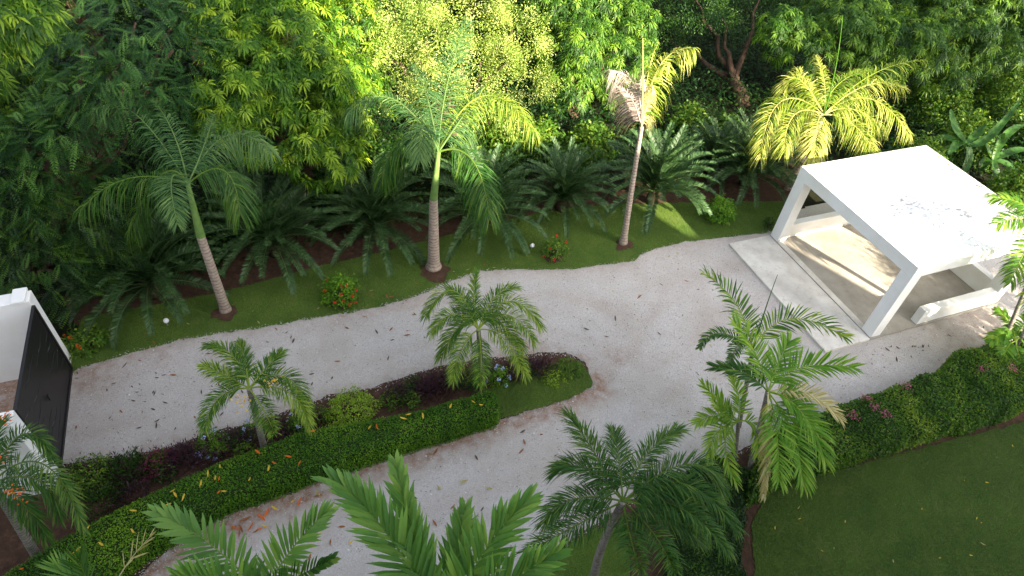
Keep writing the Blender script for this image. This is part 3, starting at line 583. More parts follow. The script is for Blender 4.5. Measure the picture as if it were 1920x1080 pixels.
# ------------------------------------------------------------------ cycads
def cycad_proto():
    out = []
    for k in range(4):
        L = 1.8*rng.uniform(.92, 1.06); el0 = [1.45, 1.22, .98, .62][k]; n = 20; t = np.linspace(0, 1, n)
        el = el0-(1.05+.2*k)*t**1.4*.9; dx = np.cos(el)*L/n; dz = np.sin(el)*L/n; x = np.cumsum(dx); zz = np.cumsum(dz)
        pts = np.column_stack([x, np.zeros(n), zz]); o = frond(None, pts, LM['cycad'], n=124, L=.20, W=.020, lift=.45, hang=.08, a0=72, a1=40, jit=.05, stem=.013, seg=2, start=.1, tocam=0, prof=.3, gap=.02)
        out.append(o)
    return out
CY = cycad_proto(); first_used = [False]*4
trunk_mesh = None
for i, (px, py, sc, lab) in enumerate([(290, 560, 1.15, 'very dark cycad in the shade just left of the leaning royal palm'), (515, 482, 1.18, 'large glossy cycad between the leaning royal palm and the first flowering bush'),
        (703, 452, 1.15, 'spreading cycad left of the thick-trunked royal palm'), (905, 432, 1.18, 'spreading cycad right of the thick-trunked royal palm'), (1052, 398, 1.0, 'upright cycad behind the middle red-flowering bush'),
        (1220, 385, 1.22, 'broad cycad behind the half-dead palm'), (1395, 350, 1.12, 'dark cycad between the round bush and the carport'), (1330, 330, .9, 'cycad with sunlit tips in the back row')]):
    bb = at(px, py); sc *= 1.09; bb = bb+np.array([.03, .10, 0]); ct = empty('cycad', (bb[0], bb[1], 0), lab, 'cycad', 'cycads along the verge')
    mb = MB(); mb.tube([(bb[0], bb[1], 0), (bb[0], bb[1], .22*sc), (bb[0], bb[1], .38*sc)], [.17, .19, .10], 9); mb.build('trunk', BK_TREE, ct, True)
    nf_ = 66
    for j in range(nf_):
        k = [0, 1, 2, 3][min(3, int(j/nf_*4.0))]
        if not first_used[k]: o = CY[k]; first_used[k] = True
        else: o = CY[k].copy(); C.objects.link(o)
        o.parent = ct; o.location = (0, 0, .34*sc); o.rotation_euler = (rng.normal(0, .10), rng.normal(0, .10), j*2.39996+rng.normal(0, .12)); o.scale = (sc*rng.uniform(.9, 1.08),)*3

# ------------------------------------------------------------------ trees
def tube_pts(a, b, n=8, wob=.12):
    t = np.linspace(0, 1, n)[:, None]; p = np.asarray(a)*(1-t)+np.asarray(b)*t; w_ = rng.normal(0, wob, (n, 3)); w_[0] = 0; w_[-1] = 0; p = p+w_*np.array([1, 1, .5]); return p
def whorls(mb, ctr, R, n, kind, flat=.8, lo=.55, gap=-.07):
    n = int(n*1.35)
    d = nrm(rng.normal(0, 1, (n, 3))); d[:, 2] = np.where(d[:, 2] < -.5, -d[:, 2], d[:, 2]); rad = R*(lo+(1-lo)*rng.random(n)**.5)
    # uneven outline: clumps
    cl = np.array([noise.noise(Vector(q)*2.3+Vector(ctr)) for q in d]); hf = np.array([noise.noise(Vector(q)*5.2+Vector(ctr)*1.7) for q in d]); rad = rad*(1+.38*cl+.16*hf); keep = (rng.random(n) < .92) & (hf+.5*cl > gap)
    P = np.asarray(ctr)+d*rad[:, None]*np.array([1, 1, flat]); P, d, cl, hf = P[keep], d[keep], cl[keep], hf[keep]; n = len(P)
    tone = np.clip(.40+.33*rng.normal(0, 1, n)+.6*hf, 0, 1)
    if kind == 'mango':
        k = 13; ax = nrm(d*.8+np.array([0, 0, .55])+rng.normal(0, .25, (n, 3))); A = nrm(np.cross(ax, np.array([.3, .5, .8]))); Bv = np.cross(ax, A)
        th = np.arange(k)*2.4+rng.random((n, 1))*6.28; e = rng.uniform(-.35, .55, (n, k))
        D = (np.cos(th)*np.cos(e))[..., None]*A[:, None]+(np.sin(th)*np.cos(e))[..., None]*Bv[:, None]+np.sin(e)[..., None]*ax[:, None]
        Nn = nrm(ax[:, None]+rng.normal(0, .2, (n, k, 3))); L = rng.uniform(.19, .32, (n, k))
        leaves(mb, np.repeat(P, k, 0)+(D*.02).reshape(-1, 3), D.reshape(-1, 3), Nn.reshape(-1, 3), L.ravel(), .050*L.ravel()/.27, .45, np.clip(np.repeat(tone, k)+rng.normal(0, .08, n*k), 0, 1))
    elif kind == 'bush':
        k = 62; off = rng.normal(0, .115, (n, k, 3)); D = nrm(off+d[:, None]*.15+rng.normal(0, .05, (n, k, 3))); Nn = nrm(d[:, None]+np.array([0, 0, .5])+rng.normal(0, .5, (n, k, 3)))
        leaves(mb, (P[:, None]+off).reshape(-1, 3), D.reshape(-1, 3), Nn.reshape(-1, 3), rng.uniform(.055, .10, n*k), .034, .2, np.clip(np.repeat(tone, k)+rng.normal(0, .12, n*k), 0, 1))
    elif kind == 'fern':
        k = 20; ax = nrm(d*np.array([1, 1, .2])+np.array([0, 0, -.15])+rng.normal(0, .3, (n, 3))); up = np.array([0, 0, 1.]); S = nrm(np.cross(ax, up)); Nn = np.cross(S, ax)
        t = np.repeat(np.arange(k//2)/(k//2), 2); sd_ = np.tile([1., -1.], k//2); Lf = rng.uniform(.34, .52, n)
        Bp = P[:, None]+ax[:, None]*(t[None, :, None]*Lf[:, None, None])-np.array([0, 0, 1.])*(.35*(t**2)[None, :, None]*Lf[:, None, None])
        D = nrm(S[:, None]*sd_[None, :, None]+ax[:, None]*.45+np.array([0, 0, -.15]))
        leaves(mb, Bp.reshape(-1, 3), D.reshape(-1, 3), np.repeat(Nn, k, 0), (.105*np.sin(math.pi*(.15+.8*t))[None]*np.ones((n, 1))).ravel(), .030, .2, np.clip(np.repeat(tone, k)+rng.normal(0, .05, n*k), 0, 1))
    else:  # broad
        k = 9; off = rng.normal(0, .12, (n, k, 3)); D = nrm(off*np.array([1, 1, .3])+rng.normal(0, .03, (n, k, 3))); Nn = nrm(np.array([0, 0, 1.])+d[:, None]*.5+rng.normal(0, .35, (n, k, 3)))
        leaves(mb, (P[:, None]+off).reshape(-1, 3), D.reshape(-1, 3), Nn.reshape(-1, 3), rng.uniform(.12, .24, n*k), rng.uniform(.07, .12, n*k), .35, np.clip(np.repeat(tone, k)+rng.normal(0, .1, n*k), 0, 1))
def tree(base, lobes, kind, mt, label, dens=26, r0=.22, fork=.45, cat='tree', group=None, name='tree', barkm=None, flat=.8, lo=.55, extra=None):
    """lobes: sighted (px, py, radius in px, world y)"""
    base = np.asarray(base, float); rt = empty(name, (base[0], base[1], 0), label, cat, group); mb = MB(); cs = []
    for px, py, rp, Y in lobes:
        ct = aty(px, py, Y); R = rp/FPX*depth(ct); cs.append((ct, R)); whorls(mb, ct, R, int(dens*4*math.pi*R*R), kind, flat, lo)
    o = mb.build('foliage', mt, rt); o['kind'] = 'stuff'
    mean = np.mean([q for q, _ in cs], 0); zf = max(.5, min(q[2] for q, _ in cs)*fork); fk = np.array([base[0]*.7+mean[0]*.3, base[1]*.7+mean[1]*.3, zf])
    mb = MB(); mb.tube(tube_pts([base[0], base[1], -.1], fk, 9, .05), np.linspace(r0*1.3, r0*.8, 9), 10); mb.build('trunk', barkm or BK_TREE, rt, True)
    for q, R in cs:
        mb = MB(); mb.tube(tube_pts(fk-np.array([0, 0, .1]), q+np.array([0, 0, R*.2]), 8, .12), np.linspace(r0*.55, r0*.10, 8), 7); mb.build('limb', barkm or BK_TREE, rt, True)
    return rt
# mango in the left middle
b = at(560, 400); tree(b, [(430, 40, 85, 18.5), (540, 60, 95, 18), (650, 60, 80, 19), (470, 150, 95, 16.6), (580, 160, 95, 16.6), (650, 200, 75, 16.6), (520, 245, 85, 16.0), (610, 285, 75, 15.8), (430, 215, 70, 16.2), (660, 150, 55, 17)],
     'mango', LM['mango'], 'large mango tree with drooping bright green leaf whorls, left of the centre royal palm', 17, .26, lo=.72)
# lit bushy tree
b = (6.4, 19.0, 0); tree(b, [(740, 30, 75, 19.2), (800, 90, 80, 18.2), (880, 30, 80, 19.5), (960, 70, 70, 19.0), (750, 130, 70, 17.6), (900, 130, 75, 18), (970, 150, 65, 18.4), (830, 190, 65, 17), (940, 215, 50, 17.8), (700, 80, 60, 18.4), (760, 210, 60, 16.6)],
     'bush', LM['lime'], 'small-leaved tree glowing pale yellow-green in the sun behind the centre royal palm', 5.6, .2, lo=.6)
# mango further back
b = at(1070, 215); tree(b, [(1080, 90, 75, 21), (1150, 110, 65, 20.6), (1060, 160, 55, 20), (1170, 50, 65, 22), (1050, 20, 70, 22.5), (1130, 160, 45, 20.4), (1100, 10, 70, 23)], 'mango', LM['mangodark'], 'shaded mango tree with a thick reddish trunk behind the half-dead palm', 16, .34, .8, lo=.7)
b = at(1395, 200); rt = tree(b, [(1300, 10, 60, 22), (1420, -10, 60, 22), (1250, 80, 45, 23), (1350, 40, 35, 21)], 'bush', LM['under'], 'dark forked tree with a bare brown trunk, left of the lit palm by the carport', 6, .26, .75)
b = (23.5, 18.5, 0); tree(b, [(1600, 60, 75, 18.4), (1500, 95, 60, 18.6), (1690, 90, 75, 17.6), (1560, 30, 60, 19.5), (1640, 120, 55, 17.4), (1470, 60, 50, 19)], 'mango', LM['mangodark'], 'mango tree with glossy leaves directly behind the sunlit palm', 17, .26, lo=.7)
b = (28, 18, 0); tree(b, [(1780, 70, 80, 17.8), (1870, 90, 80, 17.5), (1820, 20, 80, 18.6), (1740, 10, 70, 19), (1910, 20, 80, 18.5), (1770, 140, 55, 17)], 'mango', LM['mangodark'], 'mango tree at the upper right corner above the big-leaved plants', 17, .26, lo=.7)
# feathery tree at the left
b = at(110, 470); tree(b, [(25, 225, 60, 17), (160, 100, 85, 17.5), (260, 60, 90, 18), (330, 110, 85, 17), (240, 170, 90, 16.2), (120, 280, 95, 15.8), (40, 330, 90, 15.4), (350, 30, 60, 18.6), (180, 220, 80, 15.8), (300, 200, 70, 16)],
     'fern', LM['fern'], 'tall tree with feathery dark green leaves filling the upper left', 17, .26, .5, lo=.7)
b = at(60, 520); tree(b, [(60, 420, 85, 14.6), (150, 390, 80, 14.8), (190, 460, 60, 14.4), (90, 490, 75, 13.9), (140, 545, 45, 13.5), (30, 480, 70, 14)], 'fern', LM['under'], 'low leafy tree hanging over the corner of the far white wall', 20, .14, .6, lo=.7)
b = (-8.2, 15, 0); tree(b, [(-10, 10, 80, 13.5), (50, 25, 50, 13.3), (20, 60, 40, 13.2), (-40, 70, 60, 13.5)], 'mango', LM['mango'], 'bright leafy branch end of a tree in the top left corner', 30, .2)
# woodland behind
BG = ['wood tree '+q for q in ('beyond the top left corner', 'far behind the feathery tree at the top left', 'far behind the gap between the feathery tree and the large mango', 'far behind the left half of the large mango', 'far behind the right half of the large mango', 'far behind the pale sunlit tree', 'far behind the gap right of the pale sunlit tree', 'far behind the mango with the reddish trunk', 'at the top edge left of the dark forked tree', 'at the top edge right of the dark forked tree', 'far behind the sunlit palm by the carport', 'far behind the upper right mango, left of it', 'far behind the upper right mango', 'beyond the top right corner', 'at the right edge behind the big-leaved plants', 'beyond the left edge behind the low leafy tree')]
bi = 0
for px, py, Y, R in [(-100, 60, 26, 3.6), (120, -30, 27, 3.8), (330, -40, 27, 3.6), (520, -40, 27, 3.6), (700, -60, 28, 3.6), (880, -50, 29, 3.8), (1000, -20, 30, 3.4), (1150, -60, 31, 3.8), (1290, -30, 32, 3.8), (1440, -40, 32, 4), (1560, -20, 30, 4), (1700, -60, 29, 4), (1850, -60, 28, 4), (2050, -40, 27, 4), (1950, 120, 21, 3), (-150, 250, 20, 3)]+[(None, x_, y_, 5) for x_, y_ in ((-16, 40), (-7, 42), (2, 41), (11, 43), (20, 42), (29, 44), (38, 43), (47, 40), (50, 31), (-18, 31), (-15, 22), (44, 22))]:
    ct = aty(px, py, Y) if px is not None else np.array([py, Y, 4.]); base = (ct[0], ct[1], 0); BG.append('wood tree deep in the background, hidden by the nearer crowns')
    if bi < 3:
        rt = empty('background_tree', base, BG[bi], 'tree', 'trees of the wood behind the garden'); mb = MB()
        for q in range(6):
            off = rng.normal(0, R*.45, 3)*np.array([1, 1, .5]); whorls(mb, np.array([ct[0], ct[1], 4.2])+off, R*.55, int([11, 13, 6][bi]*4*math.pi*(R*.55)**2), ['mango', 'broad', 'bush'][bi], .8)
        o = mb.build('foliage', LM[['mangodark', 'under', 'under'][bi]], rt); o['kind'] = 'stuff'
        mb = MB(); mb.tube(tube_pts((ct[0], ct[1], -.1), (ct[0], ct[1], 4.2), 9, .15), np.linspace(.28, .12, 9), 9); tr = mb.build('trunk', BK_TREE, rt, True)
        if bi == 0: protos = []
        protos.append((rt, o, tr)); 
    else:
        s0 = protos[bi % 3]; rt = s0[0].copy(); C.objects.link(rt); rt.location = base; rt['label'] = BG[bi]; rt.rotation_euler = (0, 0, rng.random()*6.28); sc = rng.uniform(.85, 1.25)*(1 if px is not None else 1.7); rt.scale = (sc, sc, sc*rng.uniform(.85, 1.1))
        for ch in s0[1:]: q = ch.copy(); C.objects.link(q); q.parent = rt
    bi += 1
# undergrowth of the wood floor
n = 24000; Q = np.column_stack([rng.uniform(-14, 46, n), rng.uniform(12.6, 34, n)]); Q = Q[(Q[:, 1] > 15.2) | (Q[:, 0] > 19.9)]; Q = Q[visible(Q, .3)]; Q = Q[vnoise(Q, .35, 2.) > -.55]
n = len(Q); hh = rng.uniform(.1, 1.0, n)*(1+1.2*vnoise(Q, .5, 8.)); mb = MB(); k = 8
P = np.column_stack([Q, np.clip(hh, .1, 1.4)]); off = rng.normal(0, .22, (n, k, 3))*np.array([1, 1, .8]); D = nrm(off*np.array([1, 1, .3])+rng.normal(0, .05, (n, k, 3))); Nn = nrm(np.array([0, 0, 1.])+rng.normal(0, .35, (n, k, 3)))
tn = np.clip(.4+.5*vnoise(Q, .5, 4.)+rng.normal(0, .15, n), 0, 1)
leaves(mb, (P[:, None]+off).reshape(-1, 3), D.reshape(-1, 3), Nn.reshape(-1, 3), rng.uniform(.12, .26, n*k), rng.uniform(.05, .10, n*k), .35, np.repeat(tn, k))
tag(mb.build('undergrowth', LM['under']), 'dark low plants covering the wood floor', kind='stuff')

# ------------------------------------------------------------------ shrubs
def shrub(px, py, w_, h, kind, mt, label, dens=60, leaf=.1, cat='bush', group=None, name='shrub', flowers=None, fm=None, sprig=None, z=0., dome=True):
    """leafy dome on visible twigs, standing on the sighted ground point"""
    b_ = at(px, py); rt = empty(name, (b_[0], b_[1], 0), label, cat, group); R = w_/2; n = int(dens*2*math.pi*R*(R+h))
    d = nrm(rng.normal(0, 1, (n, 3))); d[:, 2] = np.abs(d[:, 2]); cl = np.array([noise.noise(Vector(q)*2.6+Vector((px, py, 0))) for q in d])
    rad = (.55+.45*rng.random(n)**.6)*(1+.35*cl); P = np.array([b_[0], b_[1], .05+h*.15])+d*rad[:, None]*np.array([R, R, h*.85])
    mb = MB(); k = 3; off = rng.normal(0, leaf*.4, (n, k, 3)); tone = np.clip(.45+rng.normal(0, .2, n)+.15*d[:, 2], 0, 1)
    if kind == 'spike': D = nrm(d[:, None]*.5+np.array([0, 0, .7])+rng.normal(0, .35, (n, k, 3))); Nn = nrm(rng.normal(0, 1, (n, k, 3))); W_r = .16
    else: D = nrm(d[:, None]*.4+rng.normal(0, .6, (n, k, 3))); Nn = nrm(d[:, None]+np.array([0, 0, .6])+rng.normal(0, .45, (n, k, 3))); W_r = .5
    leaves(mb, (P[:, None]+off).reshape(-1, 3), D.reshape(-1, 3), Nn.reshape(-1, 3), leaf*rng.uniform(.7, 1.2, n*k), leaf*W_r, .25, np.repeat(tone, k))
    o = mb.build('foliage', mt, rt); o['kind'] = 'stuff'
    mb = MB()
    for j in range(7):
        th = rng.random()*6.28; e = np.array([b_[0]+math.cos(th)*R*.6, b_[1]+math.sin(th)*R*.6, h*.7]); mb.tube(tube_pts((b_[0], b_[1], 0), e, 5, .02), np.linspace(.014, .004, 5), 5)
    mb.build('stems', BK_TREE, rt)
    if flowers:
        for j in range(flowers):
            dd = nrm(rng.normal(0, 1, 3)-.5*FW); dd[2] = abs(dd[2]); q = np.array([b_[0], b_[1], .05+h*.15])+dd*np.array([R, R, h*.85])*1.03
            m2 = 22; dv = nrm(rng.normal(0, 1, (m2, 3))+dd); mb = MB(); leaves(mb, q+dv*.02, dv, nrm(rng.normal(0, 1, (m2, 3))), .035*rng.uniform(.8, 1.3, m2), .028, .0, rng.random(m2)); mb.build('flower_head', fm, rt)
    return rt
shrub(640, 562, .95, .75, 'leaf', LM['hedge'], 'round bush with red flower heads on the verge, left of the thick-trunked palm', 120, .09, 'flowering bush', 'red-flowering bushes on the verge', flowers=13, fm=LM['red'], name='flowering_bush')
shrub(1040, 482, .75, .65, 'leaf', LM['bough'], 'loose bush with red flower heads on the verge, right of the thick-trunked palm', 80, .09, 'flowering bush', 'red-flowering bushes on the verge', flowers=6, fm=LM['red'], name='flowering_bush')
shrub(168, 650, .95, .55, 'leaf', LM['bough'], 'shaded bush with a few orange-red flowers beside the far wall end', 70, .10, 'flowering bush', 'red-flowering bushes on the verge', flowers=5, fm=LM['orange'], name='flowering_bush')
shrub(1345, 412, .95, .85, 'leaf', LM['hedge'], 'round leafy green bush left of the carport', 110, .10)
shrub(1440, 425, .4, .3, 'leaf', LM['under'], 'small low plant at the foot of the carport post', 70, .08)
for px, py, ww, hh_, lab in ((930, 300, 1.9, 1.5, 'shaded broadleaf bush under the right frond of the centre palm'), (1010, 290, 1.6, 1.3, 'leafy green bush behind the upright cycad'), (1100, 300, 1.8, 1.3, 'bush with a few sunlit leaves behind the cycad row, left of the half-dead palm'),
                             (1280, 268, 1.5, 1.5, 'leafy bush rising behind the half-dead palm on its right'), (1350, 270, 1.4, 1.1, 'low dark bush in front of the forked tree'), (720, 340, 2.0, 1.6, 'dark bush behind the cycads, left of the centre palm trunk'), (620, 370, 1.8, 1.3, 'dark bush at the foot of the large mango tree'),
                             (1790, 300, 2.2, 1.8, 'dense broadleaf bush behind the carport, left of the big-leaved plants'), (1900, 400, 2.4, 1.8, 'dense broadleaf bush beyond the far right corner of the carport roof'), (1860, 230, 2.6, 2.2, 'tall broadleaf bush above the big-leaved plants'), (1940, 300, 2.4, 2.0, 'broadleaf bush cut by the right edge beside the big-leaved plants'), (1740, 230, 2.4, 1.8, 'dark broadleaf bush under the mango right of the sunlit palm'),
                             (870, 340, 1.6, 1.2, 'dark bush right behind the thick palm trunk'), (1700, 330, 2.0, 1.4, 'dark bush behind the far corner of the carport roof'), (210, 520, 1.7, 1.5, 'dark leafy bush between the low leafy tree and the dark cycad'), (380, 480, 1.8, 1.6, 'dark bush behind the trunk of the leaning royal palm')):
    shrub(px, py, ww, hh_, 'leaf', LM['under'] if hh_ > 1.25 and px < 900 else LM['bough'], lab, 60, .17, group='bushes behind the cycads')
# island planting
shrub(663, 782, 1.15, .62, 'leaf', LM['lemon'], 'rounded lime-green bush in the middle of the island planting', 260, .05, name='lime_bush')
isl_pl = [(590, 795, .35, .35, 'purple', 'spike', 'small dark purple plant left of the lime-green bush'), (745, 752, .55, .5, 'purple', 'spike', 'dark purple plant right of the lime-green bush'), (800, 738, .6, .52, 'purple', 'spike', 'dark purple plant left of the small dense palm, lower one'),
          (850, 722, .5, .5, 'purple', 'spike', 'dark purple plant at the left foot of the small dense palm'), (780, 728, .45, .35, 'under', 'leaf', 'low green plant among the purple ones on the island'), (960, 715, .45, .5, 'purple', 'spike', 'dark purple plant right of the blue-flowering bush'),
          (1000, 702, .5, .45, 'purple', 'spike', 'dark purple plant left of the last dark green bush of the island'), (1065, 698, .7, .3, 'bough', 'leaf', 'low dark green bush at the tip of the island'), (1035, 712, .6, .16, 'lemon', 'leaf', 'low yellow-green patch of leaves in the grass tip'),
          (300, 880, .7, .4, 'crimson', 'spike', 'crimson-leaved plant in the left part of the island planting'), (345, 865, .6, .35, 'purple', 'spike', 'dark purple plant right of the crimson one'), (180, 905, 1.0, .55, 'bough', 'leaf', 'leafy bush with yellow-green tops by the near end of the gate'),
          (245, 895, .9, .5, 'under', 'spike', 'grassy dark plant left of the crimson one'), (250, 940, .7, .3, 'purple', 'spike', 'dark plant on bare soil behind the far left of the hedge'), (440, 838, .6, .35, 'purple', 'spike', 'purple plant between two blue-flowering bushes'), (200, 960, .8, .45, 'under', 'spike', 'long-leaved dark green plant next to the leaning palm fronds')]
_e = [(140, 885), (230, 872), (300, 858), (380, 838), (450, 818), (520, 800), (600, 775), (700, 752), (760, 735), (820, 715), (880, 705), (940, 698), (985, 692)]
_w = ['beside the gate', 'a step right of the gate', 'above the crimson-leaved plant', 'left of the first blue flowers', 'left of the palm with orange fruit', 'right of the palm with orange fruit', 'just left of the lime-green bush', 'just right of the lime-green bush', 'midway to the small palm', 'nearer the small dense palm', 'below the small dense palm', 'right of the small dense palm', 'near the grass tip', 'last before the grass tip']
_k = [('under', 'leaf', 'low green'), ('purple', 'spike', 'dark purple'), ('bough', 'leaf', 'small leafy'), ('purple', 'spike', 'dark purple')]
for i, (px, py) in enumerate(_e):
    for dx_, dy_, q in ((0, 14, 0), (34, 10, 1), (12, 34, 2)):
        if 600 < px+dx_ < 722 or (px > 880 and q == 2): continue
        if px > 600: dy_ *= .7
        mt, kd, nm = _k[(i*3+q) % 4]; isl_pl.append((px+dx_, py+dy_, .5, .28+.12*rng.random(), mt, kd, nm+' plant '+['at the gravel edge', 'in the middle of the bed', 'next to the hedge'][q]+', '+_w[i]))
for px, py, ww, hh_, mt, kd, lab in isl_pl: shrub(px, py, ww, hh_, kd, LM[mt], lab, 130, .13 if kd == 'spike' else .06, 'plant', name='bedding_plant', group='plants in the island bed')
for px, py, ww, hh_, lab in ((935, 722, .5, .6, 'bush with pale blue flowers right of the small dense palm'), (400, 842, .7, .42, 'bush with pale blue flowers left of the palm with orange fruit'), (565, 800, .55, .4, 'bush with pale blue flowers right of the palm with orange fruit'), (475, 815, .4, .4, 'bush with pale blue flowers directly behind the palm with orange fruit')):
    shrub(px, py, ww, hh_, 'leaf', LM['hedge'], lab, 150, .055, 'flowering bush', 'blue-flowering bushes on the island', flowers=8, fm=LM['blue'], name='flowering_bush')

# ------------------------------------------------------------------ hedges
def hedge(path_top, path_bot, h, mt, core, label, dens, leaf, lump=.03, name='hedge', round_=.16, nL=120, sidecol=0.):
    """path_top and path_bot are matching lists of sighted points on the two upper edges at height h"""
    A = np.array([at(x, y, h)[:2] for x, y in path_top]); Bq = np.array([at(x, y, h)[:2] for x, y in path_bot])
    def res_(P):
        s_ = np.concatenate([[0], np.cumsum(np.linalg.norm(np.diff(P, axis=0), axis=1))]); t = np.linspace(0, s_[-1], nL); return np.column_stack([np.interp(t, s_, P[:, 0]), np.interp(t, s_, P[:, 1])])
    A, Bq = res_(A), res_(Bq)
    prof = [(0, .02)] + [(0-.0, h-round_)] + [(round_*(1-math.cos(q)), h-round_+round_*math.sin(q)) for q in np.linspace(.3, 1.57, 4)]
    rows = []; wd = np.linalg.norm(Bq-A, axis=1); dr = (Bq-A)/wd[:, None]
    S_ = [(d_, z_) for d_, z_ in prof]; mids = np.linspace(.25, .75, 3)
    for d_, z_ in S_: rows.append(np.column_stack([A+dr*d_, np.full(nL, z_)]))
    for q in mids: rows.append(np.column_stack([A+dr*(wd*q)[:, None], np.full(nL, h+.01)]))
    for d_, z_ in reversed(S_): rows.append(np.column_stack([Bq-dr*d_, np.full(nL, z_)]))
    G = np.stack(rows, 0); m_ = len(rows)
    nzv = np.array([[noise.noise(Vector(p)*1.6)+.5*noise.noise(Vector(p)*4.3) for p in r_] for r_ in G])
    cen = np.column_stack([(A+Bq)/2, np.full(nL, h*.4)]); out = nrm(G-cen[None]); G = G+out*(nzv*lump)[..., None]
    # close the ends by pulling them in
    idx = np.arange(m_*nL).reshape(m_, nL); f = np.stack([idx[:-1, :-1], idx[:-1, 1:], idx[1:, 1:], idx[1:, :-1]], -1).reshape(-1, 4)
    f3 = []
    V = (G-out*.03).reshape(-1, 3); V = np.vstack([V, cen[0], cen[-1]])
    for i in range(m_-1): f3 += [(m_*nL, idx[i, 0], idx[i+1, 0]), (m_*nL+1, idx[i+1, -1], idx[i, -1])]
    rt = empty(name, (*((A+Bq)[nL//2]/2), 0), label, 'hedge'); mb = MB(); mb.add(V, f3, f, a=.0); mb.build('branches', core, rt, True)
    # leaves over every face, ends included
    tris = np.vstack([f[:, [0, 1, 2]], f[:, [0, 2, 3]], np.array(f3)]); a_, b_, c_ = V[tris[:, 0]], V[tris[:, 1]], V[tris[:, 2]]; nn = np.cross(b_-a_, c_-a_); ar = np.linalg.norm(nn, axis=1)/2
    n = int(ar.sum()*dens); ti = rng.choice(len(tris), n, p=ar/ar.sum()); u, v = rng.random(n), rng.random(n); s_ = u+v > 1; u[s_], v[s_] = 1-u[s_], 1-v[s_]
    P = a_[ti]+(b_-a_)[ti]*u[:, None]+(c_-a_)[ti]*v[:, None]; cc = V[:-2].mean(0)
    nr = nrm(nn[ti]); ref = P-np.column_stack([np.interp(P[:, 0], cen[:, 0] if cen[-1, 0] > cen[0, 0] else cen[::-1, 0], cen[:, 1] if cen[-1, 0] > cen[0, 0] else cen[::-1, 1])]*1) if False else None
    ci = np.argmin(((P[:, None, :2]-cen[None, ::6, :2])**2).sum(-1), 1)*6; dirc = P-cen[ci]; flip = (nr*dirc).sum(1) < 0; nr[flip] *= -1
    P = P+nr*rng.uniform(-.01, .055, n)[:, None]
    D = nrm(nr*.45+rng.normal(0, .6, (n, 3))); Nn = nrm(nr+np.array([0, 0, .3])+rng.normal(0, .5, (n, 3)))
    tone = np.clip(.40+.55*vnoise(P, .9, 6.)+.35*vnoise(P, 3.1, 7.)+rng.normal(0, .2, n), 0, 1)
    mb = MB(); leaves(mb, P, D, Nn, leaf*rng.uniform(.7, 1.3, n), leaf*.55, .15, tone); o = mb.build('foliage', mt, rt); o['kind'] = 'stuff'
    return rt, P, nr
HC = mat('hedge_inside', (.02, .035, .01), .95, .05)
top = [(925, 728), (850, 745), (780, 768), (700, 783), (620, 797), (560, 808), (500, 832), (430, 856), (350, 890), (270, 930), (190, 965), (110, 1010), (40, 1050), (-60, 1120)]
bot = [(936, 768), (880, 785), (830, 800), (760, 822), (690, 843), (620, 865), (560, 885), (500, 906), (440, 925), (370, 958), (310, 992), (250, 1030), (190, 1075), (100, 1150)]
hd, HP, HN = hedge(top, bot, .68, LM['hedge'], HC, 'long low clipped green hedge with yellow fallen leaves along the island', 2500, .042, .035)
top = [(1930, 628), (1860, 640), (1800, 655), (1770, 690), (1700, 712), (1640, 735), (1580, 752), (1500, 785), (1430, 820)]
bot = [(1930, 752), (1850, 775), (1760, 800), (1680, 822), (1600, 845), (1540, 862), (1480, 885), (1440, 905), (1410, 925)]
hd2, RP, RN = hedge(top, bot, .75, LM['bough'], HC, 'broad loose hedge with a few magenta blossoms between the drive and the lawn', 1500, .065, .16, round_=.3)
for px, py in ((1700, 722), (1625, 745), (1600, 778), (1640, 762), (1842, 692), (1900, 690), (1660, 775)):
    q0 = at(px, py, .85); m2 = 60; dv = nrm(rng.normal(0, 1, (m2, 3))); mb = MB(); leaves(mb, q0+rng.normal(0, .07, (m2, 3))*np.array([1, 1, .4]), dv, nrm(rng.normal(0, 1, (m2, 3))), .036, .028, .0, rng.random(m2)); mb.build('blossom', LM['pink'], hd2)
top = [(1330, 850), (1300, 870), (1280, 900), (1275, 950), (1270, 1000), (1262, 1050), (1255, 1120)]
bot = [(1420, 890), (1400, 925), (1395, 970), (1395, 1010), (1395, 1050), (1400, 1090), (1400, 1150)]
hedge(top, bot, .6, LM['under'], HC, 'dark green hedge under the full dark palm, running out of the bottom edge', 1500, .065, .12, round_=.25)

# ------------------------------------------------------------------ banana-like plants at the right
def big_leaf(parent, a, m_, b_, W, mt, tone=.5):
    pts = bez(a, m_, b_, 14); T = nrm(np.gradient(pts, axis=0)); up = np.array([0, 0, 1.])-.6*FW; S = nrm(np.cross(T, up)); Nn = np.cross(S, T); t = np.linspace(0, 1, 14)
    w_ = W*np.sin(math.pi*np.clip(t*.92+.06, 0, 1))**.6/2; jag = 1+rng.normal(0, .05, (14, 2))
    V = np.stack([pts-S*(w_*jag[:, 0])[:, None]+Nn*(w_*.35)[:, None], pts-S*(w_*.5)[:, None]+Nn*(w_*.25)[:, None], pts, pts+S*(w_*.5)[:, None]+Nn*(w_*.25)[:, None], pts+S*(w_*jag[:, 1])[:, None]+Nn*(w_*.35)[:, None]], 1).reshape(-1, 3)
    F = [(i*5+j, i*5+j+1, (i+1)*5+j+1, (i+1)*5+j) for i in range(13) for j in range(4)]
    mb = MB(); mb.add(V, f4=F, a=np.clip(tone+rng.normal(0, .06, 70), 0, 1)); return mb.build('leaf', mt, parent, True)
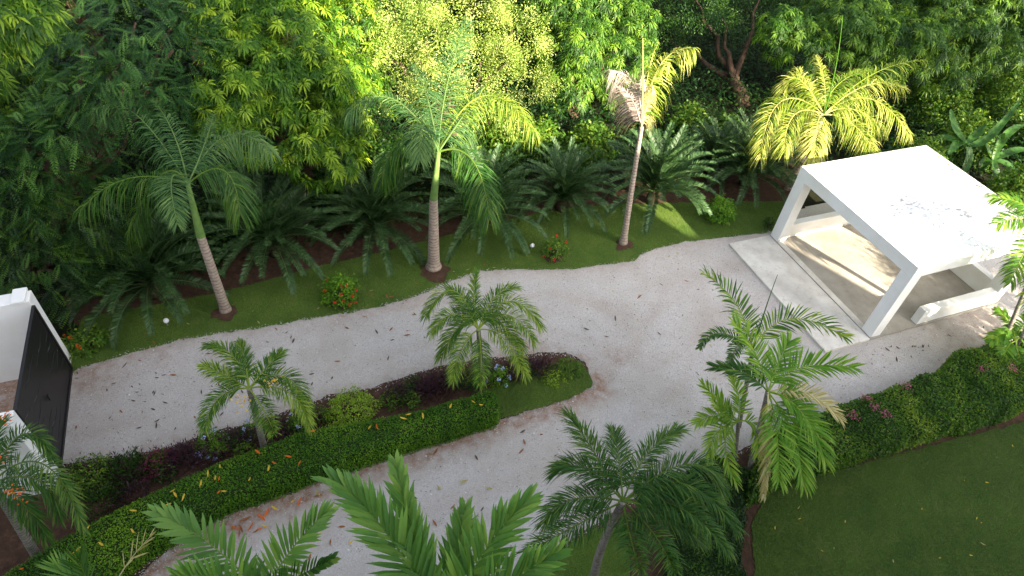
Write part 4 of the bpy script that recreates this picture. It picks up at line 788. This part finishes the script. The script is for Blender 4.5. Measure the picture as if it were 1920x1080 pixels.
for base_, crown_, lvs, lab in (((22.3, 14.3, 0), (1812, 268), [((1790, 240), (1783, 205)), ((1840, 245), (1864, 234)), ((1795, 270), (1778, 290)), ((1850, 260), (1915, 185)), ((1815, 300), (1800, 330)), ((1775, 260), (1750, 262))], 'big-leaved plant with upright leaves behind the far corner of the carport'),
                            ((24.0, 13.6, 0), (1862, 300), [((1870, 270), (1885, 250)), ((1895, 285), (1925, 280)), ((1868, 325), (1878, 350)), ((1890, 310), (1920, 330)), ((1845, 305), (1835, 330)), ((1885, 255), (1920, 235)), ((1850, 280), (1845, 262))], 'big-leaved plant with one pale hanging leaf near the right edge')):
    c = above(base_, *crown_); rt = empty('banana_plant', base_, lab, 'plant', 'big-leaved plants behind the carport'); mb = MB(); mb.tube(tube_pts(base_, c, 8, .03), np.linspace(.12, .05, 8), 8); mb.build('stem', SHAFT, rt, True)
    for j, (md, tp) in enumerate(lvs): dp = depth(c); big_leaf(rt, c, atd(*md, dp-.1+.2*rng.random()), atd(*tp, dp+rng.uniform(-.5, .4)), .30, LM['banana'], .35+.15*rng.normal())

# ------------------------------------------------------------------ small things
def garden_light(px, py, label):
    b_ = at(px, py); rt = empty('garden_spotlight', b_*np.array([1, 1, 0]), label, 'garden light', 'garden spotlights on the verge'); x, y = b_[:2]
    mb = MB(); mb.tube([(x, y, 0), (x, y, .16)], .012, 6); mb.build('spike', mat('grey_metal', (.2, .2, .2), .5), rt)
    mb = MB(); d_ = nrm(np.array([.3, -.5, .6])); q = np.array([x, y, .2]); mb.tube([q-d_*.06, q+d_*.05], [.04, .065], 12, True); mb.build('lamp_head', mat('white_lamp', (.75, .75, .75), .5), rt, True)
garden_light(315, 612, 'small white spotlight lying on the shaded grass left of the leaning palm'); garden_light(996, 470, 'small white spotlight left of the middle red-flowering bush')
for px, py, rr in ((424, 588, .28), (815, 508, .40), (1170, 462, .27), (640, 566, .3), (1040, 486, .25)):
    q = at(px, py); th = np.linspace(0, 6.28, 40, endpoint=False); R = rr*(1+.7*np.array([noise.noise(Vector((math.cos(t)*1.5+px, math.sin(t)*1.5, 0))) for t in th]))
    mb = MB(); V = np.column_stack([q[0]+np.cos(th)*R, q[1]+np.sin(th)*R, np.full(40, .048)]); V = np.vstack([V, [q[0], q[1], .075]]); mb.add(V, f3=[(i, (i+1) % 40, 40) for i in range(40)])
    tag(mb.build('soil_ring', SOIL), 'ring of bare reddish soil round a trunk', kind='structure')
# fallen leaves, each its own object
def leafmesh(L, W, mt, curl):
    mb = MB(); t = np.linspace(0, 1, 5); w_ = W/2*np.sin(math.pi*np.clip(t*.9+.08, 0, 1)); zz = .006+curl*np.abs(t-.5)**2*4*L*.25
    V = np.concatenate([np.column_stack([t*L-L/2, -w_, zz+.3*w_]), np.column_stack([t*L-L/2, 0*t, zz]), np.column_stack([t*L-L/2, w_, zz+.3*w_])]); F = [(r_*5+i, r_*5+i+1, (r_+1)*5+i+1, (r_+1)*5+i) for r_ in range(2) for i in range(4)]
    mb.add(V, f4=F, a=.5); o = mb.build('fallen_leaf', mt); me = o.data; bpy.data.objects.remove(o); return me
LMs = {k: [leafmesh(L, W, LM[k], c_) for L, W, c_ in ((.16, .045, .5), (.12, .04, .9), (.20, .05, .3))] for k in ('rust', 'brownleaf', 'yellowf', 'orange', 'tan')}
def drop(x, y, z, k, label, group, nr=None, s_=1.):
    me = LMs[k][rng.integers(3)]; o = bpy.data.objects.new('fallen_leaf', me); C.objects.link(o); o.location = (x, y, z); rz = rng.random()*6.28
    o.rotation_euler = (rng.normal(0, .2), rng.normal(0, .2), rz); o.scale = (s_,)*3; tag(o, label, 'leaf', group)
def scatter(poly_px, n, kinds, label, group, z=.032, s_=1.):
    Q = sample_poly(pix(poly_px), n)
    for x, y in Q: drop(x, y, z, kinds[rng.integers(len(kinds))], label, group, s_=s_*rng.uniform(.7, 1.2))
scatter([(140, 700), (480, 622), (620, 720), (400, 800), (130, 850)], 52, ['brownleaf', 'brownleaf', 'brownleaf', 'rust'], 'dark curled fallen leaf on the left arm of the gravel drive', 'fallen leaves on the left arm of the gravel', s_=.72)
scatter([(480, 620), (900, 512), (830, 680), (650, 730)], 26, ['brownleaf', 'rust'], 'brown fallen leaf on the gravel left of the small dense palm', 'fallen leaves on the upper gravel', s_=.8)
scatter([(1000, 520), (1400, 450), (1500, 720), (1120, 700)], 24, ['brownleaf', 'rust', 'tan'], 'brown fallen leaf on the wide gravel before the carport', 'fallen leaves on the wide gravel', s_=.75)
scatter([(560, 925), (930, 800), (1100, 760), (1090, 850), (1000, 980), (560, 1070)], 34, ['rust', 'rust', 'tan', 'yellowf', 'brownleaf'], 'reddish fallen leaf on the lower arm of the gravel drive', 'fallen leaves on the lower arm of the gravel')
scatter([(420, 990), (650, 905), (760, 872), (700, 890), (460, 1010)], 22, ['orange', 'rust', 'yellowf'], 'orange fallen leaf on the soil band under the clipped hedge', 'fallen leaves on the soil band', .055)
scatter([(200, 640), (800, 520), (1150, 440), (1150, 470), (800, 545), (300, 650)], 24, ['rust', 'tan'], 'dry leaf on the grass verge', 'fallen leaves on the verge', .06, .7)
scatter([(1450, 950), (1900, 830), (1900, 1070), (1450, 1070)], 16, ['tan', 'yellowf'], 'small yellow leaf on the shaded lawn', 'fallen leaves on the lawn', .08, .45)
scatter([(1600, 660), (1740, 640), (1860, 610), (1780, 640), (1660, 700)], 16, ['brownleaf', 'brownleaf'], 'dark fallen leaf on the gravel beside the carport', 'fallen leaves beside the carport', .034, .8)
ci = np.nonzero(HN[:, 2] > .8)[0]; ci = ci[visible(HP[ci], .6, 0)]
for j in rng.choice(ci, 34, replace=False): drop(*HP[j][:2], HP[j][2]+.045, ['yellowf', 'orange', 'yellowf', 'yellowf'][rng.integers(4)], 'yellow-orange fallen leaf lying on top of the clipped hedge', 'fallen leaves on the clipped hedge', s_=rng.uniform(.6, .95))
for j in range(36):      # litter washed along the far edge of the carport roof
    x = XB-.15-abs(rng.normal(0, .12)); y = YC+.5+rng.random()*(YA-YC-.7); drop(x, y, RH+.004, ['rust', 'brownleaf'][rng.integers(2)], 'brown leaf in the litter along the far edge of the carport roof', 'leaves on the carport roof', s_=.7)

# ------------------------------------------------------------------ the villa whose balcony the view is from; unseen blocks shaped to shade the garden
vl = empty('villa', (-5, -12, 0), 'unseen tall white villa behind the viewpoint, shaped to shade the garden', 'building')
mb = MB(); mb.box(3.0, 10.2, -22, -2.2, 0, 17.2); mb.build('unseen_shade_block', W_WALL, vl)
mb = MB(); mb.box(-30, 3.0, -22, -2.2, 0, 14.2); mb.build('unseen_shade_block', W_WALL, vl)
mb = MB(); mb.box(10.2, 21.1, -20, -9, 0, 14.4); mb.build('added_shade_wing', W_WALL, vl)  # unseen wing added, height set for the shade on the palms
mb = MB(); mb.box(21.1, 23.4, -20, -9, 0, 11.0); mb.build('added_shade_wing', W_WALL, vl)  # unseen lower step added to shade the ground yet clear the carport roof
def unseen_shade_tree(x, y, blobs, label, dens):
    rt = empty('added_shade_tree', (x, y, 0), label, 'tree'); mb = MB()
    for a_, b_, z_, R_ in blobs: whorls(mb, (a_, b_, z_), R_, int(dens*4*math.pi*R_*R_), 'broad', .8, .5)
    o = mb.build('foliage', LM['under'], rt); o['kind'] = 'stuff'
    mb = MB(); mb.tube(tube_pts((x, y, -.1), (x, y, max(q[2] for q in blobs)-.5), 8, .1), np.linspace(.22, .08, 8), 9); mb.build('trunk', BK_TREE, rt, True)
unseen_shade_tree(22.6, .2, [(20.6, -.1, 3.6, 1.0), (21.9, .4, 4.3, 1.1), (23.4, .8, 3.9, 1.2), (24.8, 1.0, 4.6, 1.1), (22.8, 0., 2.6, 1.0)], 'unseen spreading tree added right of the carport to shade its floor', 26)  # added out of view, keeps sun off the carport floor except for streaks
unseen_shade_tree(29, 3.6, [(26.6, 2.6, 6, 2.2), (26.9, 2.4, 10, 2.4), (29, 4, 8, 2.8), (29.5, 3.4, 12.5, 2.8), (33, 5, 7, 3), (33, 4.6, 11.5, 3), (37, 6, 9, 3.2), (27.5, 3, 14, 2.0)], 'unseen tall tree added at the right of the plot to shade the wood', 12)  # added out of view to block sun from the far right trees
GL = mat('window_glass', (.03, .04, .05), .1, .6)
for fl in (1.2, 4.6, 8.0):
    for x in (-6, -2.6, 4.2, 7.0):
        mb = MB(); mb.box(x, x+1.5, -2.21, -2.17, fl, fl+1.5); mb.build('window', GL, vl)
